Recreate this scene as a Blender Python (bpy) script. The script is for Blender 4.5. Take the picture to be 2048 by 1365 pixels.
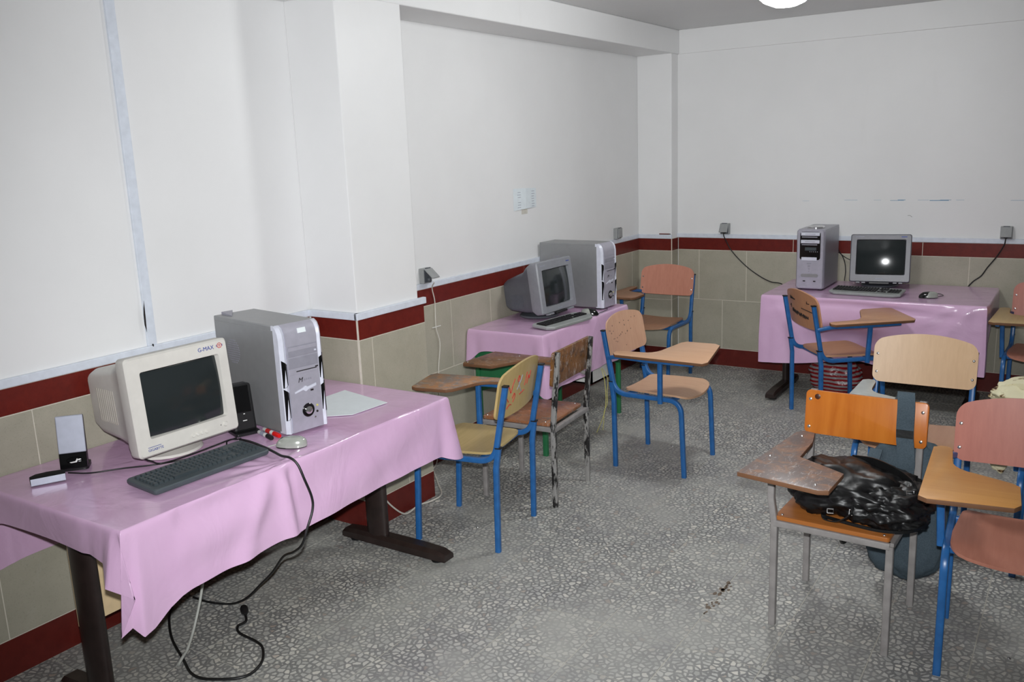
import bpy, bmesh, math, random
from mathutils import Vector, Matrix, noise

for o in list(bpy.data.objects): bpy.data.objects.remove(o)
scene = bpy.context.scene
COL = scene.collection
PI = math.pi
rnd = random.Random(7)

# ------------------------------------------------------------------ camera
YAW, PITCH, ROLL, FPX = -0.5841, -0.2112, -0.0395, 1765.17
CAM = Vector((3.089, -2.934, 1.758))
cyw, syw, cp_, sp_ = math.cos(YAW), math.sin(YAW), math.cos(PITCH), math.sin(PITCH)
FWD = Vector((syw * cp_, cyw * cp_, sp_)); RT = Vector((cyw, -syw, 0)); UP = RT.cross(FWD)
c_, s_ = math.cos(ROLL), math.sin(ROLL)
RT, UP = c_ * RT + s_ * UP, -s_ * RT + c_ * UP
cam = bpy.data.cameras.new('camera'); camo = bpy.data.objects.new('camera', cam); COL.objects.link(camo)
cam.sensor_width = 36.0; cam.lens = FPX / 2048 * 36; cam.clip_start = 0.05
m4 = Matrix((RT, UP, -FWD)).transposed().to_4x4(); m4.translation = CAM
camo.matrix_world = m4
scene.camera = camo

# ------------------------------------------------------------------ light and exposure
w = bpy.data.worlds.new('world'); scene.world = w; w.use_nodes = True
w.node_tree.nodes['Background'].inputs[0].default_value = (0.9, 0.95, 1, 1)
w.node_tree.nodes['Background'].inputs[1].default_value = 0.0
fl = bpy.data.lights.new('camera_flash_offscreen', 'SPOT'); flo = bpy.data.objects.new('camera_flash_offscreen', fl); COL.objects.link(flo)
fl.energy = 525; fl.spot_size = math.radians(88); fl.spot_blend = 1.0; fl.shadow_soft_size = 0.022
fl.color = (0.965, 0.985, 1.0)
fm = Matrix((RT, UP, -FWD)).transposed()
fm = fm.to_4x4(); fm.translation = CAM + UP * 0.10
flo.matrix_world = fm
scene.view_settings.view_transform = 'Standard'; scene.view_settings.look = 'None'
scene.view_settings.exposure = 0.0; scene.view_settings.gamma = 1.0
scene.view_settings.use_curve_mapping = False

# ------------------------------------------------------------------ materials
def s2l(c):
    return tuple((v / 255 / 12.92) if v / 255 <= 0.04045 else ((v / 255 + 0.055) / 1.055) ** 2.4 for v in c)

class NT:
    def __init__(s, name):
        s.m = bpy.data.materials.new(name); s.m.use_nodes = True
        s.t = s.m.node_tree; s.b = s.t.nodes['Principled BSDF']
    def n(s, typ, **kw):
        nd = s.t.nodes.new(typ)
        for k, v in kw.items():
            if k.startswith('i_'):
                key = k[2:]; key = int(key) if key.isdigit() else key
                nd.inputs[key].default_value = v
            else: setattr(nd, k, v)
        return nd
    def l(s, a, b): s.t.links.new(a, b)
    def ramp(s, fac, stops):
        r = s.n('ShaderNodeValToRGB'); cr = r.color_ramp
        while len(cr.elements) > 1: cr.elements.remove(cr.elements[-1])
        cr.elements[0].position = stops[0][0]; cr.elements[0].color = (*stops[0][1], 1)
        for p, c in stops[1:]:
            e = cr.elements.new(p); e.color = (*c, 1)
        s.l(fac, r.inputs[0]); return r.outputs[0]
    def mix(s, fac, a, b, typ='MIX'):
        x = s.n('ShaderNodeMix', data_type='RGBA', blend_type=typ)
        for sock, v in ((x.inputs[0], fac), (x.inputs[6], a), (x.inputs[7], b)):
            if isinstance(v, (int, float)): sock.default_value = v
            elif isinstance(v, tuple): sock.default_value = (*v, 1)
            else: s.l(v, sock)
        return x.outputs[2]
    def math(s, op, a, b=0.0):
        x = s.n('ShaderNodeMath', operation=op)
        for sock, v in ((x.inputs[0], a), (x.inputs[1], b)):
            if isinstance(v, (int, float)): sock.default_value = v
            else: s.l(v, sock)
        return x.outputs[0]
    def coord(s, kind='Object', scale=(1, 1, 1), rot=(0, 0, 0)):
        if kind == 'World': src = s.n('ShaderNodeNewGeometry').outputs['Position']
        else: src = s.n('ShaderNodeTexCoord').outputs[kind]
        mp = s.n('ShaderNodeMapping'); mp.inputs['Scale'].default_value = scale; mp.inputs['Rotation'].default_value = rot
        s.l(src, mp.inputs[0]); return mp.outputs[0]
    def noise(s, vec, scale, detail=4, rough=0.5, dist=0):
        x = s.n('ShaderNodeTexNoise'); s.l(vec, x.inputs['Vector'])
        x.inputs['Scale'].default_value = scale; x.inputs['Detail'].default_value = detail
        x.inputs['Roughness'].default_value = rough; x.inputs['Distortion'].default_value = dist
        return x.outputs[0]
    def bump(s, h, strength, dist=0.01):
        x = s.n('ShaderNodeBump'); x.inputs['Strength'].default_value = strength; x.inputs['Distance'].default_value = dist
        s.l(h, x.inputs['Height']); s.l(x.outputs[0], s.b.inputs['Normal'])
    def col(s, v):
        if isinstance(v, tuple): s.b.inputs['Base Color'].default_value = (*v, 1)
        else: s.l(v, s.b.inputs['Base Color'])
    def set(s, rough=None, metal=None, spec=None, coat=None):
        if rough is not None: s.b.inputs['Roughness'].default_value = rough
        if metal is not None: s.b.inputs['Metallic'].default_value = metal
        if spec is not None: s.b.inputs['Specular IOR Level'].default_value = spec
        if coat is not None:
            s.b.inputs['Coat Weight'].default_value = coat; s.b.inputs['Coat Roughness'].default_value = 0.08

def plain(name, rgb, rough=0.5, metal=0.0, spec=0.5, var=0.06, scale=30, coat=None):
    """a plain colour with a faint procedural unevenness"""
    t = NT(name); c = s2l(rgb)
    n = t.noise(t.coord('Object'), scale, 3)
    lo = tuple(v * (1 - var) for v in c); hi = tuple(min(1, v * (1 + var)) for v in c)
    t.col(t.ramp(n, [(0.3, lo), (0.7, hi)])); t.set(rough, metal, spec, coat)
    return t.m

def wood(name, a, b, grain='z', dirt=None, dirt_amt=0.0, rough=0.38, fine=1.0):
    t = NT(name)
    sc = {'z': (60, 60, 3), 'y': (60, 3, 60), 'x': (3, 60, 60)}[grain]
    sc = tuple(v * fine for v in sc)
    v = t.coord('Object', sc)
    n1 = t.noise(v, 1.0, 5, 0.6, 0.3); n2 = t.noise(t.coord('Object', tuple(q * 0.12 for q in sc)), 1.0, 3, 0.5, 0.5)
    c = t.mix(0.45, t.ramp(n1, [(0.3, s2l(a)), (0.7, s2l(b))]), t.ramp(n2, [(0.3, s2l(a)), (0.7, s2l(b))]))
    if dirt:
        d = t.noise(t.coord('Object', (1, 1, 1)), 14, 6, 0.72, 0.6)
        f = t.ramp(d, [(0.62 - dirt_amt * 0.25, (0, 0, 0)), (0.72 - dirt_amt * 0.2, (1, 1, 1))])
        c = t.mix(f, c, s2l(dirt))
        d2 = t.noise(t.coord('Object', (3, 1, 1)), 18, 5, 0.8, 1.2)
        f2 = t.ramp(d2, [(0.55, (0, 0, 0)), (0.66, (0.8, 0.8, 0.8))])
        c = t.mix(f2, c, s2l((186, 180, 176)))
    t.col(c); t.set(rough, 0, 0.4)
    t.bump(n1, 0.05, 0.002)
    return t.m

def plaster_mat(name, rgb):
    t = NT(name); c = s2l(rgb); v = t.coord('World')
    n = t.noise(v, 1.3, 5, 0.6); n2 = t.noise(t.coord('World', (1, 1, 0.15)), 7, 4, 0.6)
    a = t.ramp(n, [(0.3, tuple(x * 0.96 for x in c)), (0.7, tuple(min(1, x * 1.02) for x in c))])
    a = t.mix(t.ramp(n2, [(0.66, (0, 0, 0)), (0.85, (0.10,) * 3)]), a, s2l((190, 186, 178)))
    t.col(a); t.set(0.42, 0, 0.35)
    t.bump(t.noise(v, 60, 4), 0.08, 0.002)
    return t.m

def floor_mat():
    t = NT('terrazzo'); v = t.coord('World')
    jit = t.n('ShaderNodeTexNoise'); t.l(v, jit.inputs['Vector']); jit.inputs['Scale'].default_value = 40; jit.inputs['Detail'].default_value = 2
    vm = t.n('ShaderNodeVectorMath', operation='MULTIPLY_ADD'); t.l(jit.outputs['Color'], vm.inputs[0])
    vm.inputs[1].default_value = (0.010, 0.010, 0.0); t.l(v, vm.inputs[2])
    ms = t.n('ShaderNodeVectorMath', operation='MULTIPLY'); t.l(vm.outputs[0], ms.inputs[0]); ms.inputs[1].default_value = (1, 1, 0)
    vo = t.n('ShaderNodeTexVoronoi', feature='DISTANCE_TO_EDGE', voronoi_dimensions='2D'); vo.inputs['Scale'].default_value = 43; t.l(ms.outputs[0], vo.inputs['Vector'])
    vc = t.n('ShaderNodeTexVoronoi', feature='F1', voronoi_dimensions='2D'); vc.inputs['Scale'].default_value = 43; t.l(ms.outputs[0], vc.inputs['Vector'])
    chipv = t.n('ShaderNodeSeparateColor'); t.l(vc.outputs['Color'], chipv.inputs[0])
    chip = t.ramp(chipv.outputs[0], [(0.0, s2l((164, 164, 161))), (0.4, s2l((192, 192, 188))), (0.8, s2l((208, 206, 199))), (1.0, s2l((224, 220, 210)))])
    chip = t.mix(t.ramp(chipv.outputs[1], [(0.95, (0, 0, 0)), (0.98, (0.6,) * 3)]), chip, s2l((150, 120, 100)))
    small = t.noise(v, 210, 2, 0.7)
    mat_ = t.ramp(small, [(0.3, s2l((102, 103, 104))), (0.75, s2l((142, 142, 141)))])
    # edge width differs from chip to chip
    ew = t.math('MULTIPLY_ADD', chipv.outputs[2], 0.16); 
    ew.node.inputs[2].default_value = 0.07
    e = t.math('SUBTRACT', vo.outputs['Distance'], ew)
    f = t.ramp(t.math('MULTIPLY', e, 12.0), [(0.0, (0, 0, 0)), (0.9, (1, 1, 1))])
    base = t.mix(f, mat_, chip)
    # dust and worn patches
    d = t.noise(v, 1.7, 6, 0.62, 0.4); d2 = t.noise(v, 4.5, 5, 0.7)
    base = t.mix(t.ramp(d, [(0.38, (0, 0, 0)), (0.66, (0.80,) * 3)]), base, s2l((172, 172, 167)))
    base = t.mix(t.ramp(d2, [(0.52, (0, 0, 0)), (0.75, (0.5,) * 3)]), base, s2l((122, 121, 126)))
    info = t.n('ShaderNodeObjectInfo')
    base = t.mix(1.0, base, t.ramp(info.outputs['Random'], [(0, (0.90,) * 3), (1, (1.0, 1.0, 0.985))]), 'MULTIPLY')
    t.col(base); t.set(0.5, 0, 0.35)
    return t.m

def stone_mat(name, a, b, scale=9, rough=0.35, dust=None):
    t = NT(name); v = t.coord('World')
    n = t.noise(v, scale, 8, 0.7, 0.3); n2 = t.noise(v, 160, 3, 0.6)
    c = t.ramp(n, [(0.3, s2l(a)), (0.72, s2l(b))])
    c = t.mix(t.ramp(n2, [(0.55, (0, 0, 0)), (0.8, (0.35,) * 3)]), c, s2l(tuple(int(q * 0.72) for q in a)))
    if dust:
        d = t.noise(t.coord('World', (1, 1, 0.6), (0.5, 0.4, 0.2)), 5, 6, 0.7, 1.0)
        c = t.mix(t.ramp(d, [(0.60, (0, 0, 0)), (0.80, (0.40,) * 3)]), c, s2l(dust))
    t.col(c); t.set(rough, 0, 0.4)
    return t.m

def vinyl_mat():
    t = NT('pink_vinyl'); v = t.coord('Object')
    n = t.noise(v, 5, 5, 0.6, 0.5)
    c = t.ramp(n, [(0.3, s2l((213, 174, 208))), (0.7, s2l((219, 182, 214)))])
    t.col(c); t.set(0.22, 0, 0.5)
    w1 = t.noise(t.coord('Object', (1.6, 2.2, 1.6), (0, 0, 0.5)), 3.0, 3, 0.5, 1.2)
    t.bump(w1, 0.28, 0.02)
    t.b.inputs['Coat Weight'].default_value = 0.35; t.b.inputs['Coat Roughness'].default_value = 0.07
    return t.m

def striped_mat():
    t = NT('striped_plastic'); v = t.coord('Object')
    wv = t.n('ShaderNodeTexWave', wave_type='BANDS', bands_direction='Z'); t.l(v, wv.inputs['Vector'])
    wv.inputs['Scale'].default_value = 11.0; wv.inputs['Distortion'].default_value = 1.2; wv.inputs['Detail Scale'].default_value = 1.2; wv.inputs['Detail'].default_value = 1
    c = t.ramp(wv.outputs[0], [(0.45, s2l((140, 20, 28))), (0.55, s2l((150, 144, 146)))])
    t.col(c); t.set(0.3, 0, 0.5); t.bump(t.noise(v, 14, 4, 0.6), 0.5, 0.02)
    return t.m

def cloth_mat(name, a, b, scale=220, rough=0.85, bump=0.25):
    t = NT(name); v = t.coord('Object')
    n = t.noise(v, scale, 2, 0.6); n2 = t.noise(v, 6, 4, 0.6)
    c = t.mix(0.5, t.ramp(n, [(0.3, s2l(a)), (0.7, s2l(b))]), t.ramp(n2, [(0.3, s2l(a)), (0.7, s2l(b))]))
    t.col(c); t.set(rough, 0, 0.2); t.bump(n2, bump, 0.02)
    return t.m

def blotch_mat():
    t = NT('beige_blotched_fabric'); v = t.coord('Object')
    n = t.noise(v, 11, 3, 0.5, 0.8)
    c = t.ramp(n, [(0.54, s2l((216, 210, 178))), (0.585, s2l((140, 116, 80))), (0.615, s2l((52, 26, 22)))])
    t.col(c); t.set(0.75, 0, 0.2); t.bump(t.noise(v, 9, 4), 0.4, 0.02)
    return t.m

def chipped_mat():
    t = NT('chipped_black_paint'); v = t.coord('Object', (1, 1, 0.35))
    n = t.noise(v, 30, 5, 0.7)
    t.col(t.ramp(n, [(0.46, s2l((30, 28, 28))), (0.52, s2l((150, 148, 145)))])); t.set(0.45, 0.1)
    return t.m

def emis(name, col, st):
    t = NT(name); t.col(col); t.b.inputs['Emission Color'].default_value = (*col, 1); t.b.inputs['Emission Strength'].default_value = st
    return t.m

M = {}
M['plaster'] = plaster_mat('white_plaster', (231, 231, 231))
M['plaster_c'] = plaster_mat('ceiling_paint', (214, 214, 214))
M['terrazzo'] = floor_mat()
M['grout'] = plain('cement_grout', (212, 206, 192), 0.9)
M['grout_f'] = plain('floor_joint_cement', (180, 177, 167), 0.9)
M['tile'] = stone_mat('grey_stone_tile', (162, 158, 142), (178, 173, 157), 5, 0.42, (186, 184, 178))
M['red'] = stone_mat('red_granite', (92, 27, 22), (112, 36, 28), 30, 0.3)
M['redbase'] = stone_mat('red_granite_skirting', (88, 28, 24), (104, 36, 30), 24, 0.35, (140, 112, 108))
M['duct'] = plain('bluish_white_plastic', (214, 220, 230), 0.35)
M['vinyl'] = vinyl_mat()
M['dkbrown'] = plain('dark_brown_enamel', (44, 34, 32), 0.35, 0.1, 0.5, 0.25, 18)
M['cream'] = plain('cream_board', (226, 200, 158), 0.5)
M['green'] = plain('green_enamel', (40, 112, 70), 0.4)
M['blue'] = plain('blue_enamel', (38, 96, 156), 0.32, 0.0, 0.5, 0.15, 25)
M['grey_en'] = plain('grey_enamel', (146, 142, 140), 0.4, 0.15, 0.5, 0.15, 25)
M['chipped'] = chipped_mat()
M['blackp'] = plain('black_plastic', (22, 22, 23), 0.4)
M['blackg'] = plain('glossy_black_plastic', (12, 12, 13), 0.15)
M['matte'] = plain('matte_black_plastic', (16, 15, 16), 0.75, 0, 0.25)
M['cap'] = plain('black_tube_cap', (20, 20, 24), 0.5)
M['screw'] = plain('zinc_screw', (200, 200, 200), 0.25, 0.9)
M['beige'] = plain('cream_plastic', (210, 207, 200), 0.45, 0, 0.4, 0.03)
M['beige_d'] = plain('cream_plastic_grille', (176, 170, 160), 0.55)
M['crtgrey'] = plain('grey_plastic', (136, 138, 144), 0.4)
M['crtdark'] = plain('dark_grey_plastic', (92, 95, 102), 0.4)
M['crtsilver'] = plain('silver_plastic', (108, 108, 115), 0.35)
M['case'] = plain('grey_steel_case', (146, 147, 148), 0.38, 0.35, 0.5, 0.03)
M['case2'] = plain('silver_case', (160, 160, 168), 0.35, 0.35, 0.5, 0.03)
M['front1'] = plain('silver_lilac_plastic', (172, 170, 182), 0.35, 0.25)
M['frontw'] = plain('pale_silver_plastic', (206, 208, 220), 0.3)
M['frontd'] = plain('silver_drive_plastic', (150, 149, 160), 0.4, 0.2)
M['chrome'] = plain('chrome_plastic', (215, 215, 215), 0.15, 0.9)
M['kbd'] = plain('dark_grey_keyboard', (68, 76, 80), 0.5)
M['key'] = plain('dark_grey_key', (56, 64, 68), 0.45)
M['kbdsil'] = plain('silver_keyboard', (150, 154, 152), 0.4)
M['mouse'] = plain('silver_mouse', (176, 180, 172), 0.2, 0.3)
M['white'] = plain('white_plastic', (225, 225, 222), 0.45)
M['paper'] = plain('white_paper', (222, 228, 230), 0.8, 0, 0.3, 0.02)
M['paperb'] = plain('bluish_paper', (222, 230, 234), 0.8, 0, 0.3, 0.03)
M['inkblue'] = plain('blue_print', (52, 70, 150), 0.5)
M['inkred'] = plain('red_print', (190, 40, 40), 0.5)
M['inkblack'] = plain('black_ink', (26, 20, 20), 0.6)
M['inkgrey'] = plain('grey_print', (150, 154, 170), 0.6)
M['grille'] = plain('silver_grille', (176, 180, 194), 0.4, 0.2)
M['redcap'] = plain('red_plastic', (210, 22, 20), 0.3)
M['socket'] = plain('grey_socket_plastic', (150, 152, 152), 0.45)
M['socketd'] = plain('dark_grey_socket', (78, 82, 88), 0.45)
M['denim'] = cloth_mat('dark_denim', (58, 70, 78), (84, 97, 106))
M['leather'] = cloth_mat('black_leather', (8, 8, 9), (17, 17, 18), 60, 0.42, 0.25)
M['leather'].node_tree.nodes['Principled BSDF'].inputs['Specular IOR Level'].default_value = 0.5
M['blotch'] = blotch_mat()
M['stripe'] = striped_mat()
M['yellow'] = plain('pale_yellow_string', (196, 190, 110), 0.7)
M['cordw'] = plain('white_cord', (206, 202, 192), 0.5)
M['cordg'] = plain('pale_grey_cord', (170, 172, 166), 0.5)
M['lamp'] = emis('lamp_glass', (0.98, 1.0, 1.0), 70.0)
t_ = NT('dark_glass'); t_.col(t_.ramp(t_.noise(t_.coord('Object'), 3, 2), [(0.3, (0.016, 0.021, 0.022)), (0.7, (0.022, 0.027, 0.028))])); t_.set(0.10, 0, 0.55); M['screen'] = t_.m
M['dusty_desk'] = wood('dusty_scratched_wood', (146, 108, 86), (168, 130, 106), 'y', (118, 104, 100), 0.95)

# ------------------------------------------------------------------ mesh helpers
def link(o, parent=None):
    COL.objects.link(o)
    if parent: o.parent = parent
    return o

def tag(o, label, cat, group=None, kind=None):
    o['label'] = label; o['category'] = cat
    if group: o['group'] = group
    if kind: o['kind'] = kind
    return o

def thing(name, label, cat, loc=(0, 0, 0), rz=0.0, group=None):
    e = bpy.data.objects.new(name, None); e.empty_display_size = 0.05
    COL.objects.link(e); e.location = loc; e.rotation_euler = (0, 0, rz)
    tag(e, label, cat, group); return e

def fillet(pts, r, seg=6):
    """round the corners of a polyline"""
    pts = [Vector(p) for p in pts]; out = [pts[0]]
    for i in range(1, len(pts) - 1):
        a, b, c = pts[i - 1], pts[i], pts[i + 1]
        d1, d2 = (a - b), (c - b); q = min(r, d1.length * 0.49, d2.length * 0.49)
        p1 = b + d1.normalized() * q; p2 = b + d2.normalized() * q
        for k in range(seg + 1):
            t = k / seg; out.append((1 - t) ** 2 * p1 + 2 * t * (1 - t) * b + t * t * p2)
    out.append(pts[-1]); return out

def spline(pts, n=8):
    """Catmull-Rom through the points"""
    P = [Vector(p) for p in pts]; P = [P[0] * 2 - P[1]] + P + [P[-1] * 2 - P[-2]]; out = []
    for i in range(1, len(P) - 2):
        p0, p1, p2, p3 = P[i - 1], P[i], P[i + 1], P[i + 2]
        for k in range(n):
            t = k / n
            out.append(0.5 * ((2 * p1) + (p2 - p0) * t + (2 * p0 - 5 * p1 + 4 * p2 - p3) * t * t + (3 * p1 - p0 - 3 * p2 + p3) * t ** 3))
    out.append(P[-2]); return out

def rrect(w, h, r, n=4):
    """rounded rectangle outline, centred"""
    pts = []
    for cx, cy, a0 in ((w / 2 - r, h / 2 - r, 0), (-w / 2 + r, h / 2 - r, PI / 2), (-w / 2 + r, -h / 2 + r, PI), (w / 2 - r, -h / 2 + r, 1.5 * PI)):
        for k in range(n + 1):
            a = a0 + PI / 2 * k / n; pts.append((cx + r * math.cos(a), cy + r * math.sin(a)))
    return pts

class MB:
    def __init__(s): s.v = []; s.f = []
    def add(s, vs, fs):
        o = len(s.v); s.v += [tuple(p) for p in vs]; s.f += [tuple(i + o for i in f) for f in fs]; return s
    def box(s, c, d, rot=None):
        x, y, z = d[0] / 2, d[1] / 2, d[2] / 2
        vs = [Vector((sx * x, sy * y, sz * z)) for sz in (-1, 1) for sy in (-1, 1) for sx in (-1, 1)]
        if rot is not None: vs = [rot @ v for v in vs]
        vs = [v + Vector(c) for v in vs]
        return s.add(vs, [(0, 2, 3, 1), (4, 5, 7, 6), (0, 1, 5, 4), (2, 6, 7, 3), (0, 4, 6, 2), (1, 3, 7, 5)])
    def span(s, a, b):
        return s.box([(p + q) / 2 for p, q in zip(a, b)], [abs(q - p) for p, q in zip(a, b)])
    def loft(s, rings, cap=True, closed=True):
        n = len(rings[0]); vs = [p for r in rings for p in r]; fs = []
        for i in range(len(rings) - 1):
            for j in range(n if closed else n - 1):
                k = (j + 1) % n; fs.append((i * n + j, i * n + k, (i + 1) * n + k, (i + 1) * n + j))
        if cap: fs.append(tuple(range(n - 1, -1, -1))); fs.append(tuple((len(rings) - 1) * n + j for j in range(n)))
        return s.add(vs, fs)
    def sweep(s, path, prof, side=None):
        """sweep a 2D profile along a path; side = fixed sideways axis for planar paths"""
        P = [Vector(p) for p in path]; rings = []; nprev = None
        for i, p in enumerate(P):
            t = (P[min(i + 1, len(P) - 1)] - P[max(i - 1, 0)]).normalized()
            if side is not None: a = Vector(side)
            else:
                a = nprev if nprev is not None else (Vector((0, 0, 1)) if abs(t.z) < 0.9 else Vector((1, 0, 0)))
                a = (a - t * a.dot(t))
                if a.length < 1e-6: a = t.orthogonal()
                a.normalize(); nprev = a
            b = t.cross(a).normalized()
            rings.append([p + a * q[0] + b * q[1] for q in prof])
        return s.loft(rings)
    def tube(s, path, r, n=8):
        return s.sweep(path, [(r * math.cos(2 * PI * k / n), r * math.sin(2 * PI * k / n)) for k in range(n)])
    def prism(s, outline, z0, z1):
        a = [(x, y, z0) for x, y in outline]; b = [(x, y, z1) for x, y in outline]; return s.loft([a, b])
    def lathe(s, prof, n=20, c=(0, 0, 0)):
        rings = [[(c[0] + r * math.cos(2 * PI * k / n), c[1] + r * math.sin(2 * PI * k / n), c[2] + z) for k in range(n)] for r, z in prof]
        return s.loft(rings)
    def board(s, xs, lo, hi, fn, th, nv=5):
        """plywood sheet: columns xs, each from lo(x) to hi(x); fn(x, s) -> (point, normal)"""
        F = []; B = []
        for x in xs:
            a, b = lo(x), hi(x)
            for k in range(nv + 1):
                q = a + (b - a) * k / nv; p, n = fn(x, q); p = Vector(p); n = Vector(n).normalized()
                F.append(p + n * th / 2); B.append(p - n * th / 2)
        m = nv + 1; N = len(F); fs = []
        for i in range(len(xs) - 1):
            for k in range(nv):
                a, b, c, d = i * m + k, (i + 1) * m + k, (i + 1) * m + k + 1, i * m + k + 1
                fs.append((a, b, c, d)); fs.append((N + d, N + c, N + b, N + a))
        loop = [i * m for i in range(len(xs))] + [(len(xs) - 1) * m + k for k in range(1, m)] + [i * m + nv for i in range(len(xs) - 2, -1, -1)] + [k for k in range(nv - 1, 0, -1)]
        for i in range(len(loop)):
            a, b = loop[i], loop[(i + 1) % len(loop)]; fs.append((b, a, N + a, N + b))
        return s.add(F + B, fs)
    def build(s, name, mat, parent=None, smooth=40, bevel=0, loc=None):
        me = bpy.data.meshes.new(name); me.from_pydata(s.v, [], s.f)
        bm = bmesh.new(); bm.from_mesh(me)
        bmesh.ops.recalc_face_normals(bm, faces=bm.faces)
        if bevel:
            es = [e for e in bm.edges if len(e.link_faces) == 2 and e.calc_face_angle(0) > 0.6]
            bmesh.ops.bevel(bm, geom=es, offset=bevel, segments=2, affect='EDGES', profile=0.5)
        bm.to_mesh(me); bm.free()
        me.materials.append(M[mat] if isinstance(mat, str) else mat)
        if smooth:
            me.polygons.foreach_set('use_smooth', [True] * len(me.polygons)); me.set_sharp_from_angle(angle=math.radians(smooth))
        o = bpy.data.objects.new(name, me); link(o, parent)
        if loc: o.location = loc
        return o

def sq(h, r=0.004):
    return rrect(h, h, r, 2)

def text(name, body, size, mat, parent, mw, extrude=0.0004, shear=0.0):
    cu = bpy.data.curves.new(name, 'FONT'); cu.body = body; cu.size = size; cu.extrude = extrude; cu.align_x = 'CENTER'; cu.align_y = 'CENTER'; cu.shear = shear; cu.resolution_u = 2
    tmp = bpy.data.objects.new(name + '_curve', cu); COL.objects.link(tmp)
    dg = bpy.context.evaluated_depsgraph_get(); me = bpy.data.meshes.new_from_object(tmp.evaluated_get(dg))
    bpy.data.objects.remove(tmp); bpy.data.curves.remove(cu)
    me.materials.clear(); me.materials.append(M[mat]); me.transform(mw)
    o = bpy.data.objects.new(name, me); link(o, parent); return o

def front(x, y, z, tilt=0.0):
    """matrix that stands text on a face looking along -Y"""
    return Matrix.Translation((x, y, z)) @ Matrix.Rotation(PI / 2 - tilt, 4, 'X')

# ------------------------------------------------------------------ the room
XR, YF, YB, ZC, ZB = 6.8, -5.4, 3.795, 2.625, 2.448
def struct(o, label, cat):
    return tag(o, label, cat, kind='structure')

# floor: terrazzo tiles 30 cm on a cement bed
floor = struct(MB().span((0, YF, -0.06), (XR, YB, -0.0012)).build('floor', 'grout_f', smooth=0), 'grey terrazzo tile floor with dusty worn patches', 'floor')
TW = 0.30; tx0, ty0 = 1.6696 % TW - TW, 0.365 % TW - 16 * TW - 0.3
def inview(x, y):
    d = Vector((x, y, 0)) - CAM; z = d.dot(FWD)
    if z < 0.3: return None
    u = 1024 + FPX * d.dot(RT) / z; v = 682.5 - FPX * d.dot(UP) / z
    return z if -120 < u < 2170 and v < 1480 else None
cells = []; rest = []
i = 0
while tx0 + i * TW < XR:
    j = 0
    while ty0 + j * TW < YB:
        a, b = max(0.0, tx0 + i * TW), min(XR, tx0 + (i + 1) * TW); c, d = max(YF, ty0 + j * TW), min(YB, ty0 + (j + 1) * TW)
        if b - a > 0.01 and d - c > 0.01:
            z = inview((a + b) / 2, (c + d) / 2)
            (cells if z else rest).append((z or 99, a, b, c, d))
        j += 1
    i += 1
cells.sort(); rest += cells[298:]; cells = cells[:298]
gap = 0.0020
tile_me = {}
for z, a, b, c, d in cells:
    key = (round(b - a, 3), round(d - c, 3))
    if key not in tile_me:
        m = MB().span((-key[0] / 2 + gap, -key[1] / 2 + gap, -0.02), (key[0] / 2 - gap, key[1] / 2 - gap, 0)).build('floor_tile', 'terrazzo', smooth=0)
        tile_me[key] = m.data; bpy.data.objects.remove(m)
    o = bpy.data.objects.new('floor_tile', tile_me[key]); link(o, floor)
    o.location = ((a + b) / 2, (c + d) / 2, rnd.uniform(-0.0004, 0.0004))
m = MB()
for z, a, b, c, d in rest: m.span((a + gap, c + gap, -0.02), (b - gap, d - gap, 0))
o = m.build('floor_tile_field', 'terrazzo', floor, smooth=0); o['kind'] = 'stuff'

# ceiling with the beams that run above the walls
ceil = struct(MB().span((-0.1, YF - 0.1, ZC), (XR + 0.1, YB + 0.1, ZC + 0.08)).build('ceiling', 'plaster_c', smooth=0), 'pale grey painted ceiling with shallow beams along the walls', 'ceiling')
MB().span((0, YF, ZB), (0.303, YB, ZC)).build('beam', 'plaster', ceil, smooth=0, bevel=0.006)
MB().span((0.303, YB - 0.012, ZB), (XR, YB, ZC)).build('beam', 'plaster', ceil, smooth=0, bevel=0.003)

# walls
wl = struct(MB().span((-0.12, YF - 0.1, -0.06), (0, YB + 0.1, ZC)).build('wall_left', 'plaster', smooth=0), 'white plastered side wall with stone tile wainscot and pilaster', 'wall')
wb = struct(MB().span((0, YB, -0.06), (XR + 0.1, YB + 0.12, ZC)).build('wall_back', 'plaster', smooth=0), 'white plastered end wall with stone tile wainscot', 'wall')
struct(MB().span((XR, YF - 0.1, -0.06), (XR + 0.12, YB, ZC)).build('wall_right', 'plaster', smooth=0), 'plain white plastered wall opposite the pilaster', 'wall')
struct(MB().span((0, YF - 0.12, -0.06), (XR, YF, ZC)).build('wall_front', 'plaster', smooth=0), 'plain white plastered wall behind the photographer', 'wall')
MB().span((0, 0.006, -0.02), (0.300, 0.448, ZB + 0.02)).build('pilaster', 'plaster', wl, smooth=0, bevel=0.004)
MB().span((0, 3.668, -0.02), (0.290, YB, ZB + 0.02)).build('pilaster', 'plaster', wb, smooth=0, bevel=0.004)

Z0, ZM, Z1, Z2, Z3 = 0.142, 0.537, 0.934, 1.031, 1.063
TT = 0.011
wall_me = {}
def stone_piece(name, mat, parent, lo, hi):
    d = tuple(round(b - a, 3) for a, b in zip(lo, hi)); key = (name, mat, d)
    if key not in wall_me:
        m = MB().box((0, 0, 0), d).build(name, mat, smooth=0, bevel=0.0012); wall_me[key] = m.data; bpy.data.objects.remove(m)
    o = bpy.data.objects.new(name, wall_me[key]); link(o, parent); o.location = [(a + b) / 2 for a, b in zip(lo, hi)]; return o

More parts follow.
